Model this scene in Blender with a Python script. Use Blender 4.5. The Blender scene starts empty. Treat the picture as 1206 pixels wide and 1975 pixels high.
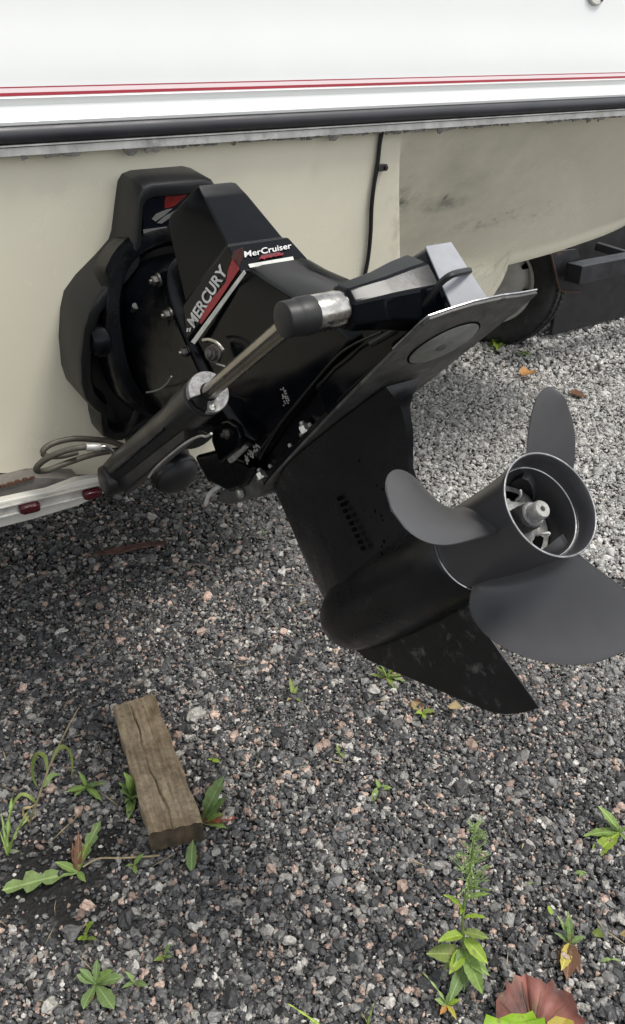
import bpy, bmesh, math, random
import numpy as np
from mathutils import Vector, Matrix
random.seed(7); RNG = np.random.default_rng(11)
SC = bpy.context.scene; COL = SC.collection

# ---------------------------------------------------------------- camera, world, sun, exposure
FPX = 1550.0; PITCH = math.radians(30); YAW = math.radians(35)
CAM = np.array([0.0, -1.275, 1.2])
cd = bpy.data.cameras.new('camera'); cam = bpy.data.objects.new('camera', cd); COL.objects.link(cam)
cam.location = CAM; cam.rotation_euler = (math.pi/2-PITCH, 0, -YAW)
cd.sensor_fit = 'VERTICAL'; cd.sensor_height = 24.0; cd.lens = 24.0*FPX/1975.0
cd.clip_start = 0.02; cd.clip_end = 500
SC.camera = cam
SUN_EL = math.radians(62); SUN_AZ = math.radians(140)          # azimuth clockwise from +Y
world = bpy.data.worlds.new('World'); SC.world = world; world.use_nodes = True
wn = world.node_tree; wn.nodes.clear()
sky = wn.nodes.new('ShaderNodeTexSky'); sky.sky_type = 'NISHITA'; sky.sun_disc = False
sky.sun_elevation = SUN_EL; sky.sun_rotation = SUN_AZ; sky.air_density = 1.0; sky.dust_density = 1.0; sky.ozone_density = 1.0
hs = wn.nodes.new('ShaderNodeHueSaturation'); hs.inputs['Saturation'].default_value = 0.18
bg = wn.nodes.new('ShaderNodeBackground'); bg.inputs['Strength'].default_value = 0.11
wo = wn.nodes.new('ShaderNodeOutputWorld')
wn.links.new(sky.outputs[0], hs.inputs['Color']); wn.links.new(hs.outputs[0], bg.inputs['Color']); wn.links.new(bg.outputs[0], wo.inputs[0])
sd = bpy.data.lights.new('sun', 'SUN'); sd.energy = 1.5; sd.angle = math.radians(18); sd.color = (1.0, 0.96, 0.9)
sun = bpy.data.objects.new('sun', sd); COL.objects.link(sun); sun.location = (2, -3, 6)
sdir = Vector((math.sin(SUN_AZ)*math.cos(SUN_EL), math.cos(SUN_AZ)*math.cos(SUN_EL), math.sin(SUN_EL)))
sun.rotation_euler = sdir.to_track_quat('Z', 'Y').to_euler()
SC.view_settings.view_transform = 'Standard'; SC.view_settings.look = 'None'
SC.view_settings.gamma = 1.0; SC.view_settings.use_curve_mapping = False
SC.view_settings.exposure = 0.98

# ---------------------------------------------------------------- measuring helpers (sight line of a point in the photograph)
Rv = np.array([math.cos(YAW), -math.sin(YAW), 0]); Hh = np.array([math.sin(YAW), math.cos(YAW), 0]); Zz = np.array([0, 0, 1.0])
Fv = Hh*math.cos(PITCH)-Zz*math.sin(PITCH); Uv = Hh*math.sin(PITCH)+Zz*math.cos(PITCH)
def on_plane(px, py, p0, n):
    r = Fv+(px-603)/FPX*Rv-(py-987.5)/FPX*Uv
    return CAM+r*(np.dot(np.array(p0)-CAM, n)/np.dot(r, n))
def gnd(px, py, z=0.0): return on_plane(px, py, (0, 0, z), np.array([0, 0, 1.0]))
def on_y(px, py, y): return on_plane(px, py, (0, y, 0), np.array([0, 1.0, 0]))
RAKE = 0.15; RN = np.array([0, 1, RAKE])/math.sqrt(1+RAKE*RAKE)   # the transom leans: y = (1.09-z)*RAKE
def rake_y(z): return (1.09-z)*RAKE
def on_tr(px, py, off=0.0): return on_plane(px, py, np.array([0, 0, 1.09])-RN*off, RN)
X0 = 0.594
OD = np.array([X0, -0.84028, 0.80676]); TR = math.radians(47)
AX = np.array([0, -math.cos(TR), math.sin(TR)]); UX = np.array([0, math.sin(TR), math.cos(TR)]); SX = np.array([1.0, 0, 0])
def D(a, u, s): return OD+AX*a+UX*u+SX*s                        # stern drive axes: aft, up, starboard

# ---------------------------------------------------------------- materials
def mat(name, base, rough=0.5, metal=0.0, var=0.0, vscale=20.0, bump=0.0, bscale=60.0, spec=0.5, rvar=0.0, coat=0.0, col2=None, lo=0.4, hi=0.7, dirt=None):
    m = bpy.data.materials.new(name); m.use_nodes = True
    nt = m.node_tree; N = nt.nodes; L = nt.links; b = N['Principled BSDF']
    b.inputs['Base Color'].default_value = (*base, 1); b.inputs['Roughness'].default_value = rough
    b.inputs['Metallic'].default_value = metal; b.inputs['Specular IOR Level'].default_value = spec
    b.inputs['Coat Weight'].default_value = coat
    tc = N.new('ShaderNodeTexCoord')
    def noise(scale, detail=6, rgh=.6):
        n = N.new('ShaderNodeTexNoise'); n.inputs['Scale'].default_value = scale; n.inputs['Detail'].default_value = detail
        n.inputs['Roughness'].default_value = rgh; L.new(tc.outputs['Object'], n.inputs['Vector']); return n
    def ramp(src, lo, hi, c0, c1):
        r = N.new('ShaderNodeValToRGB'); r.color_ramp.elements[0].position = lo; r.color_ramp.elements[1].position = hi
        r.color_ramp.elements[0].color = (*c0, 1); r.color_ramp.elements[1].color = (*c1, 1); L.new(src, r.inputs[0]); return r
    last = None
    if var > 0 or col2:
        n = noise(vscale); c1 = col2 if col2 else tuple(min(1, c*(1+var)) for c in base); c0 = base if col2 else tuple(c*(1-var) for c in base)
        last = ramp(n.outputs['Fac'], lo, hi, c0, c1).outputs[0]
    if dirt:                                                     # (colour, scale, lo, hi)
        n = noise(dirt[1], 8, .7); fr = ramp(n.outputs['Fac'], dirt[2], dirt[3], (0, 0, 0), (1, 1, 1))
        mx = N.new('ShaderNodeMix'); mx.data_type = 'RGBA'; L.new(fr.outputs[0], mx.inputs[0])
        if last is None: mx.inputs[6].default_value = (*base, 1)
        else: L.new(last, mx.inputs[6])
        mx.inputs[7].default_value = (*dirt[0], 1); last = mx.outputs[2]
    if last is not None: L.new(last, b.inputs['Base Color'])
    if rvar > 0:
        n = noise(vscale*1.7+3); r = N.new('ShaderNodeMapRange'); r.inputs[3].default_value = max(.03, rough-rvar); r.inputs[4].default_value = min(1, rough+rvar)
        r.inputs[1].default_value = .3; r.inputs[2].default_value = .7
        L.new(n.outputs['Fac'], r.inputs[0]); L.new(r.outputs[0], b.inputs['Roughness'])
    if bump > 0:
        n = noise(bscale); bp = N.new('ShaderNodeBump'); bp.inputs['Strength'].default_value = bump; bp.inputs['Distance'].default_value = .004
        L.new(n.outputs['Fac'], bp.inputs['Height']); L.new(bp.outputs[0], b.inputs['Normal'])
    return m
M = {}
M['paint'] = mat('glossy black drive paint', (.0030, .0036, .0052), .15, var=.3, vscale=9, rvar=.06, bump=.015, bscale=40, spec=.17, dirt=((.022, .023, .025), 14, .68, .88))
M['paint2'] = mat('dull black lower unit paint', (.0062, .0068, .0082), .33, var=.35, vscale=15, rvar=.12, bump=.06, bscale=55, spec=.38, dirt=((.05, .052, .056), 42, .66, .80))
M['skegp'] = mat('scuffed skeg paint', (.0075, .008, .009), .40, var=.35, vscale=15, rvar=.12, bump=.1, bscale=70, dirt=((.13, .13, .128), 34, .56, .76))
M['matte'] = mat('black plastic housing', (.0085, .009, .0102), .36, var=.2, vscale=8, rvar=.08, bump=.03, bscale=120)
M['dark'] = mat('sooty black casting', (.0025, .003, .0042), .22, var=.5, vscale=20, rvar=.1, bump=.15, bscale=38, spec=.2, dirt=((.014, .014, .015), 22, .66, .86))
M['rubber'] = mat('black rubber', (.012, .012, .013), .5, var=.3, vscale=30, rvar=.1)
M['railrub'] = mat('black vinyl rub rail', (.040, .040, .046), .45, var=.25, vscale=6, rvar=.1)
M['prop'] = mat('satin black propeller', (.052, .052, .055), .33, var=.10, vscale=9, rvar=.05, bump=.02, bscale=240, dirt=((.075, .075, .08), 30, .66, .86))
M['bare'] = mat('bare worn metal', (.52, .52, .52), .32, metal=.9, var=.3, vscale=60, rvar=.15)
M['chrome'] = mat('weathered chrome', (.55, .53, .49), .22, metal=1, var=.25, vscale=70, rvar=.12, dirt=((.12, .10, .08), 60, .58, .7))
M['rearface'] = mat('grey sky sheen face', (.27, .28, .30), .5, var=.1, vscale=30, bump=.08, bscale=150)  # pale tone stands for sky light on the black housing's rear face
M['rod'] = mat('steel ram rod', (.36, .335, .30), .24, metal=1, var=.15, vscale=25, rvar=.06)
M['zinc'] = mat('dull zinc casting', (.24, .24, .24), .55, metal=.5, var=.35, vscale=90, bump=.3, bscale=220, dirt=((.07, .07, .07), 120, .55, .7))
M['bolt'] = mat('plated bolt', (.68, .66, .60), .3, metal=.85, var=.2, vscale=120)
M['oldbolt'] = mat('painted dull bolt', (.10, .095, .085), .4, metal=.5, var=.5, vscale=120)
M['plate'] = mat('scuffed dark plate', (.085, .084, .08), .5, var=.35, vscale=26, rvar=.1, bump=.15, bscale=90, dirt=((.012, .012, .012), 38, .55, .66))
M['disc'] = mat('worn grey anode disc', (.25, .255, .23), .55, var=.25, vscale=30, bump=.12, bscale=110, dirt=((.03, .03, .028), 45, .6, .72))
M['grease'] = mat('grey salt crust', (.36, .355, .33), .7, var=.3, vscale=150, bump=.4, bscale=300)
M['letter'] = mat('pale silver lettering', (.62, .62, .60), .45, var=.15, vscale=60)
M['stripew'] = mat('silver decal stripe', (.56, .56, .52), .4, var=.2, vscale=40)
M['decred'] = mat('red decal', (.30, .012, .022), .35, var=.25, vscale=30)
M['decfade'] = mat('faded dark red decal', (.085, .012, .017), .35, var=.3, vscale=40)
M['decblue'] = mat('dark blue decal panel', (.006, .0065, .011), .25)
M['redshade'] = mat('shade darkened red emblem', (.20, .014, .014), .4, var=.3, vscale=60)  # emblem red, with the shadow of the housing recess put into the colour
M['hose'] = mat('grey brown rubber hose', (.075, .066, .05), .5, var=.3, vscale=60, bump=.2, bscale=300)
M['white'] = mat('white gelcoat', (.74, .75, .735), .22, var=.02, vscale=3, rvar=.05, coat=.2, dirt=((.55, .55, .52), 5, .66, .9))
M['stripe'] = mat('red pinstripe', (.31, .008, .022), .3, var=.08, vscale=8)
M['strippale'] = mat('pale pink pinstripe', (.74, .60, .61), .3)
M['alu'] = mat('weathered aluminium trim', (.50, .49, .46), .4, metal=.35, var=.2, vscale=30, dirt=((.2, .19, .17), 25, .55, .75))
M['seal'] = mat('perished grey sealant', (.16, .155, .14), .7, var=.5, vscale=60)
M['boardw'] = mat('white board', (.58, .57, .52), .4, var=.06, vscale=10, dirt=((.4, .38, .33), 18, .6, .85))
M['bunk'] = mat('grey painted bunk', (.20, .185, .17), .6, var=.3, vscale=14, dirt=((.05, .035, .025), 20, .58, .7))
M['rust'] = mat('rusty steel', (.10, .045, .025), .75, col2=(.025, .022, .02), vscale=18, bump=.3, bscale=70)
M['lens'] = mat('dark red lens', (.055, .004, .009), .25, var=.3, vscale=60)
M['frame'] = mat('black trailer steel', (.017, .018, .021), .45, var=.4, vscale=16, rvar=.12, dirt=((.085, .055, .038), 9, .56, .72))
M['tyre'] = mat('tyre rubber', (.018, .018, .0185), .65, var=.4, vscale=40, bump=.15, bscale=120, dirt=((.06, .058, .053), 20, .58, .8))
M['rim'] = mat('pale steel rim', (.50, .49, .46), .4, metal=.25, var=.1, vscale=20)
M['black'] = mat('dark hole', (.003, .003, .003), .9, spec=.05)
M['dim'] = mat('shade dimmed silver print', (.16, .16, .155), .5)  # silver darkened to carry the recess shadow on the emblem
M['stem'] = mat('green stem', (.16, .22, .06), .6, var=.3, vscale=60)
M['dry'] = mat('dry straw stem', (.32, .26, .15), .7, var=.3, vscale=60)
M['bark'] = mat('red brown bark strip', (.10, .045, .032), .8, var=.45, vscale=40, bump=.4, bscale=80)
def leaf_mat(name, c, c2, trans=.25):
    m = mat(name, c, .55, spec=.35, col2=c2, vscale=45, lo=.35, hi=.7, bump=.15, bscale=160); b = m.node_tree.nodes['Principled BSDF']
    N = m.node_tree.nodes; L = m.node_tree.links
    src = b.inputs['Base Color'].links[0].from_socket; tc = N.new('ShaderNodeTexCoord'); sep = N.new('ShaderNodeSeparateXYZ'); L.new(tc.outputs['Object'], sep.inputs[0])
    ab = N.new('ShaderNodeMath'); ab.operation = 'ABSOLUTE'; L.new(sep.outputs[0], ab.inputs[0])
    rib = N.new('ShaderNodeMapRange'); rib.inputs[1].default_value = .006; rib.inputs[2].default_value = .02; rib.inputs[3].default_value = .55; rib.inputs[4].default_value = 0; L.new(ab.outputs[0], rib.inputs[0])
    wv = N.new('ShaderNodeTexWave'); wv.bands_direction = 'Y'; wv.inputs['Scale'].default_value = 3.2; wv.inputs['Distortion'].default_value = 2.5; L.new(tc.outputs['Object'], wv.inputs['Vector'])
    wr = N.new('ShaderNodeMapRange'); wr.inputs[1].default_value = .75; wr.inputs[2].default_value = 1; wr.inputs[4].default_value = .10; L.new(wv.outputs['Fac'], wr.inputs[0])
    mxx = N.new('ShaderNodeMath'); mxx.operation = 'MAXIMUM'; L.new(rib.outputs[0], mxx.inputs[0]); L.new(wr.outputs[0], mxx.inputs[1])
    mc = N.new('ShaderNodeMix'); mc.data_type = 'RGBA'; L.new(mxx.outputs[0], mc.inputs[0]); L.new(src, mc.inputs[6]); mc.inputs[7].default_value = (*[min(1, x*1.9+.03) for x in c2], 1)
    ns = N.new('ShaderNodeTexNoise'); ns.inputs['Scale'].default_value = 5; ns.inputs['Detail'].default_value = 5; geo = N.new('ShaderNodeNewGeometry'); sc_ = N.new('ShaderNodeVectorMath'); sc_.operation = 'SCALE'; sc_.inputs['Scale'].default_value = 14; L.new(geo.outputs['Position'], sc_.inputs[0]); L.new(sc_.outputs[0], ns.inputs['Vector'])
    nr = N.new('ShaderNodeMapRange'); nr.inputs[1].default_value = .60; nr.inputs[2].default_value = .68; nr.inputs[4].default_value = .55; L.new(ns.outputs['Fac'], nr.inputs[0])
    md = N.new('ShaderNodeMix'); md.data_type = 'RGBA'; L.new(nr.outputs[0], md.inputs[0]); L.new(mc.outputs[2], md.inputs[6]); md.inputs[7].default_value = (.17, .11, .05, 1); L.new(md.outputs[2], b.inputs['Base Color'])
    tr = N.new('ShaderNodeBsdfTranslucent'); tr.inputs['Color'].default_value = (*[min(1, x*1.6) for x in c], 1)
    mx = N.new('ShaderNodeMixShader'); mx.inputs[0].default_value = trans
    L.new(b.outputs[0], mx.inputs[1]); L.new(tr.outputs[0], mx.inputs[2]); L.new(mx.outputs[0], N['Material Output'].inputs[0])
    return m
LM = {'green': leaf_mat('fresh green leaf', (.155, .255, .055), (.26, .36, .11)), 'mid': leaf_mat('mid green leaf', (.125, .205, .065), (.22, .30, .12)),
      'lime': leaf_mat('lime leaf', (.22, .33, .035), (.30, .40, .06)), 'olive': leaf_mat('olive leaf', (.14, .21, .045), (.24, .28, .08)),
      'pale': leaf_mat('pale green leaf', (.20, .30, .10), (.27, .36, .14)), 'bright': leaf_mat('bright lime leaf', (.20, .38, .015), (.30, .46, .04)),
      'red': leaf_mat('red brown leaf', (.34, .075, .045), (.42, .13, .08)), 'brown': leaf_mat('brown dead leaf', (.13, .06, .032), (.22, .12, .07)),
      'vine': leaf_mat('wine red leaf', (.075, .035, .028), (.19, .065, .05), .04), 'orange': leaf_mat('orange leaf', (.40, .18, .05), (.5, .27, .1)),
      'straw': leaf_mat('straw leaf', (.33, .26, .13), (.42, .33, .18)), 'yellow': leaf_mat('yellow leaf', (.42, .36, .06), (.5, .42, .1))}

def wood_mat():
    m = bpy.data.materials.new('weathered grey brown timber'); m.use_nodes = True
    nt = m.node_tree; N = nt.nodes; L = nt.links; b = N['Principled BSDF']; b.inputs['Roughness'].default_value = .8; b.inputs['Specular IOR Level'].default_value = .2
    tc = N.new('ShaderNodeTexCoord'); mp = N.new('ShaderNodeMapping'); mp.inputs['Scale'].default_value = (1.0, .045, 1.0); L.new(tc.outputs['Object'], mp.inputs[0])
    n1 = N.new('ShaderNodeTexNoise'); n1.inputs['Scale'].default_value = 120; n1.inputs['Detail'].default_value = 8; n1.inputs['Roughness'].default_value = .7; L.new(mp.outputs[0], n1.inputs['Vector'])
    n2 = N.new('ShaderNodeTexNoise'); n2.inputs['Scale'].default_value = 14; n2.inputs['Detail'].default_value = 5; L.new(tc.outputs['Object'], n2.inputs['Vector'])
    r1 = N.new('ShaderNodeValToRGB'); r1.color_ramp.elements[0].position = .34; r1.color_ramp.elements[1].position = .68
    r1.color_ramp.elements[0].color = (.075, .054, .036, 1); r1.color_ramp.elements[1].color = (.46, .37, .25, 1); L.new(n1.outputs[0], r1.inputs[0])
    r2 = N.new('ShaderNodeValToRGB'); r2.color_ramp.elements[0].position = .35; r2.color_ramp.elements[1].position = .7
    r2.color_ramp.elements[0].color = (.18, .12, .065, 1); r2.color_ramp.elements[1].color = (.50, .41, .28, 1); L.new(n2.outputs[0], r2.inputs[0])
    mx = N.new('ShaderNodeMix'); mx.data_type = 'RGBA'; mx.inputs[0].default_value = .5; L.new(r1.outputs[0], mx.inputs[6]); L.new(r2.outputs[0], mx.inputs[7])
    n3 = N.new('ShaderNodeTexNoise'); n3.inputs['Scale'].default_value = 75; n3.inputs['Detail'].default_value = 9; n3.inputs['Roughness'].default_value = .75; L.new(tc.outputs['Object'], n3.inputs['Vector'])
    r3 = N.new('ShaderNodeMapRange'); r3.inputs[1].default_value = .36; r3.inputs[2].default_value = .66; r3.inputs[3].default_value = .62; r3.inputs[4].default_value = 1.25; L.new(n3.outputs['Fac'], r3.inputs[0])
    m3 = N.new('ShaderNodeVectorMath'); m3.operation = 'SCALE'; L.new(mx.outputs[2], m3.inputs[0]); L.new(r3.outputs[0], m3.inputs['Scale']); L.new(m3.outputs[0], b.inputs['Base Color'])
    bp = N.new('ShaderNodeBump'); bp.inputs['Strength'].default_value = .7; bp.inputs['Distance'].default_value = .004; L.new(n1.outputs[0], bp.inputs['Height']); L.new(bp.outputs[0], b.inputs['Normal'])
    return m
M['wood'] = wood_mat()
M['woodend'] = mat('dark end grain', (.075, .055, .033), .85, var=.4, vscale=50, bump=.4, bscale=120)

def hull_mat():
    m = mat('cream hull gelcoat', (.80, .755, .60), .24, var=.03, vscale=3, rvar=.08, coat=.25)
    nt = m.node_tree; N = nt.nodes; L = nt.links; b = N['Principled BSDF']
    src = b.inputs['Base Color'].links[0].from_socket
    geo = N.new('ShaderNodeNewGeometry')
    def blotch(src, p, radius, colr, scale, lo, hi, amount):     # mould, scuffs and darker tone round a spot on the hull
        sub = N.new('ShaderNodeVectorMath'); sub.operation = 'SUBTRACT'; sub.inputs[1].default_value = tuple(p); L.new(geo.outputs['Position'], sub.inputs[0])
        sc_ = N.new('ShaderNodeVectorMath'); sc_.operation = 'MULTIPLY'; sc_.inputs[1].default_value = (1/radius[0], 0, 1/radius[1]); L.new(sub.outputs[0], sc_.inputs[0])
        ln = N.new('ShaderNodeVectorMath'); ln.operation = 'LENGTH'; L.new(sc_.outputs[0], ln.inputs[0])
        fall = N.new('ShaderNodeMapRange'); fall.inputs[1].default_value = 1; fall.inputs[2].default_value = .15; L.new(ln.outputs['Value'], fall.inputs[0])
        n = N.new('ShaderNodeTexNoise'); n.inputs['Scale'].default_value = scale; n.inputs['Detail'].default_value = 8; n.inputs['Roughness'].default_value = .7; L.new(geo.outputs['Position'], n.inputs['Vector'])
        r = N.new('ShaderNodeMapRange'); r.inputs[1].default_value = lo; r.inputs[2].default_value = hi; L.new(n.outputs['Fac'], r.inputs[0])
        mu = N.new('ShaderNodeMath'); mu.operation = 'MULTIPLY'; L.new(fall.outputs[0], mu.inputs[0]); L.new(r.outputs[0], mu.inputs[1])
        mu2 = N.new('ShaderNodeMath'); mu2.operation = 'MULTIPLY'; mu2.inputs[1].default_value = amount; L.new(mu.outputs[0], mu2.inputs[0])
        mx = N.new('ShaderNodeMix'); mx.data_type = 'RGBA'; L.new(mu2.outputs[0], mx.inputs[0]); L.new(src, mx.inputs[6]); mx.inputs[7].default_value = (*colr, 1)
        return mx.outputs[2]
    k = (.10, .095, .085)
    src = blotch(src, on_tr(905, 375, -.05), (.50, .36), (.24, .225, .185), 7, .22, .62, .46)  # broad darker tone across the right-hand panel
    for (px, py, r, s, lo, hi, am) in [(825, 405, (.07, .05), 22, .38, .62, .9), (800, 370, (.06, .05), 16, .42, .7, .6), (925, 405, (.10, .028), 20, .4, .62, .75), (1010, 455, (.14, .03), 24, .46, .68, .7),
                                       (1090, 430, (.22, .05), 40, .52, .7, .7), (760, 410, (.05, .12), 14, .45, .7, .45), (920, 392, (.008, .012), 60, .3, .5, 1.0)]:
        src = blotch(src, on_tr(px, py, -.02), r, k, s, lo, hi, am)
    L.new(src, b.inputs['Base Color'])
    return m
M['hull'] = hull_mat()

# ---------------------------------------------------------------- mesh helpers
class MB:
    def __init__(s): s.v = []; s.f = []
    def add(s, vs, fs):
        o = len(s.v); s.v += [tuple(map(float, v)) for v in vs]; s.f += [tuple(i+o for i in f) for f in fs]; return s
    def loft(s, secs, cap=True, closed=True):
        n = len(secs[0]); vs = [p for q in secs for p in q]; fs = []
        for i in range(len(secs)-1):
            for j in range(n if closed else n-1):
                k = (j+1) % n; fs.append((i*n+j, i*n+k, (i+1)*n+k, (i+1)*n+j))
        if cap and closed: fs += [tuple(range(n))[::-1], tuple(range((len(secs)-1)*n, len(secs)*n))]
        return s.add(vs, fs)
    def lathe(s, prof, o, ax, n=40, cap=True):                   # prof: (distance along axis, radius)
        o = np.array(o, float); ax = np.array(ax, float); ax /= np.linalg.norm(ax)
        h = np.array([0, 0, 1.0]) if abs(ax[2]) < .9 else np.array([1.0, 0, 0])
        e1 = np.cross(ax, h); e1 /= np.linalg.norm(e1); e2 = np.cross(ax, e1)
        return s.loft([[o+ax*t+(e1*math.cos(2*math.pi*k/n)+e2*math.sin(2*math.pi*k/n))*max(r, 1e-4) for k in range(n)] for t, r in prof], cap)
    def cyl(s, p0, p1, r0, r1=None, n=24, bev=0.0):
        p0 = np.array(p0, float); p1 = np.array(p1, float); L = np.linalg.norm(p1-p0); r1 = r0 if r1 is None else r1
        pr = [(0, r0), (L, r1)] if bev == 0 else [(0, r0-bev), (bev*.3, r0-bev*.3), (bev, r0), (L-bev, r1), (L-bev*.3, r1-bev*.3), (L, r1-bev)]
        return s.lathe(pr, p0, p1-p0, n)
    def tube(s, pts, r, n=10, smooth=True, taper=None):
        P = [np.array(p, float) for p in pts]
        if smooth and len(P) > 2: P = spline(P, 6)
        up = np.array([.13, .21, .97]); secs = []; m = len(P)
        for i, p in enumerate(P):
            t = P[min(i+1, m-1)]-P[max(i-1, 0)]; t = t/(np.linalg.norm(t)+1e-12)
            e1 = np.cross(t, up); e1 /= np.linalg.norm(e1); e2 = np.cross(t, e1)
            rr = r if taper is None else r+(taper-r)*i/(m-1)
            secs.append([p+(e1*math.cos(2*math.pi*k/n)+e2*math.sin(2*math.pi*k/n))*rr for k in range(n)])
        return s.loft(secs)
    def prism(s, poly, d):                                       # 3-D polygon pushed along d
        d = np.array(d, float); return s.loft([[np.array(p, float) for p in poly], [np.array(p, float)+d for p in poly]])
    def box(s, c, ex, ey, ez):                                   # half vectors
        c, ex, ey, ez = [np.array(q, float) for q in (c, ex, ey, ez)]
        return s.prism([c-ex-ey-ez, c+ex-ey-ez, c+ex+ey-ez, c-ex+ey-ez], 2*ez)
def spline(P, k):
    out = []; n = len(P)
    for i in range(n-1):
        p0, p1, p2, p3 = P[max(i-1, 0)], P[i], P[i+1], P[min(i+2, n-1)]
        for j in range(k):
            t = j/k; out.append(.5*((2*p1)+(p2-p0)*t+(2*p0-5*p1+4*p2-p3)*t*t+(3*p1-p0-3*p2+p3)*t**3))
    out.append(P[-1]); return out
ROOT = {}
def thing(name, label, cat, loc=(0, 0, 0), group=None):
    o = bpy.data.objects.new(name, None); COL.objects.link(o); o.location = tuple(map(float, loc)); o['label'] = label; o['category'] = cat
    o.empty_display_size = .1
    if group: o['group'] = group
    ROOT[o.name] = np.array(loc, float); return o
def base_of(p):
    while p is not None and p.parent is not None: p = p.parent
    return ROOT.get(p.name, np.zeros(3)) if p is not None else np.zeros(3)
def obj(name, mb, m, parent=None, bevel=0.0, angle=38, smooth=True, segs=2, subsurf=0):
    off = base_of(parent)
    me = bpy.data.meshes.new(name); me.from_pydata([tuple(np.array(v)-off) for v in mb.v], [], mb.f)
    bm = bmesh.new(); bm.from_mesh(me); bmesh.ops.recalc_face_normals(bm, faces=bm.faces); bm.to_mesh(me); bm.free()
    me.materials.append(M[m] if isinstance(m, str) else m)
    if smooth:
        me.polygons.foreach_set('use_smooth', [True]*len(me.polygons)); me.set_sharp_from_angle(angle=math.radians(angle))
    o = bpy.data.objects.new(name, me); COL.objects.link(o); o.parent = parent
    if bevel > 0:
        b = o.modifiers.new('bevel', 'BEVEL'); b.width = bevel; b.segments = segs; b.limit_method = 'ANGLE'; b.angle_limit = math.radians(32); b.harden_normals = True
    if subsurf:
        b = o.modifiers.new('subsurf', 'SUBSURF'); b.levels = b.render_levels = subsurf
    return o
def text_mb(body, size, o, ex, ey, h=.0006, shear=0.0, bold=.03, spacing=1.0):
    cu = bpy.data.curves.new('lettering', 'FONT'); cu.body = body; cu.size = size; cu.shear = shear; cu.offset = bold*size; cu.extrude = h/2; cu.space_character = spacing; cu.resolution_u = 3
    t = bpy.data.objects.new('lettering', cu); COL.objects.link(t); bpy.context.view_layer.update()
    me = bpy.data.meshes.new_from_object(t.evaluated_get(bpy.context.evaluated_depsgraph_get()))
    o = np.array(o, float); ex = np.array(ex, float); ex /= np.linalg.norm(ex); ey = np.array(ey, float); ey = ey-ex*np.dot(ex, ey); ey /= np.linalg.norm(ey); n = np.cross(ex, ey)
    mb = MB().add([o+ex*v.co.x+ey*v.co.y+n*(v.co.z+h/2) for v in me.vertices], [tuple(p.vertices) for p in me.polygons])
    w = max(v.co.x for v in me.vertices)
    bpy.data.objects.remove(t); bpy.data.curves.remove(cu); bpy.data.meshes.remove(me)
    return mb, w
def hexbolt(p, ax, r, h, name, m, parent, washer=True):
    ax = np.array(ax, float)/np.linalg.norm(ax); p = np.array(p, float); b = MB()
    if washer: b.cyl(p, p+ax*h*.25, r*1.35, n=20)
    b.lathe([(h*.25, r), (h*.85, r), (h, r*.8)], p, ax, 6)
    b.cyl(p+ax*h*.9, p+ax*h*1.35, r*.5, n=12)
    return obj(name, b, m, parent, angle=25)
def smooth01(x, a, b):
    t = np.clip((x-a)/(b-a), 0, 1); return t*t*(3-2*t)

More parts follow.
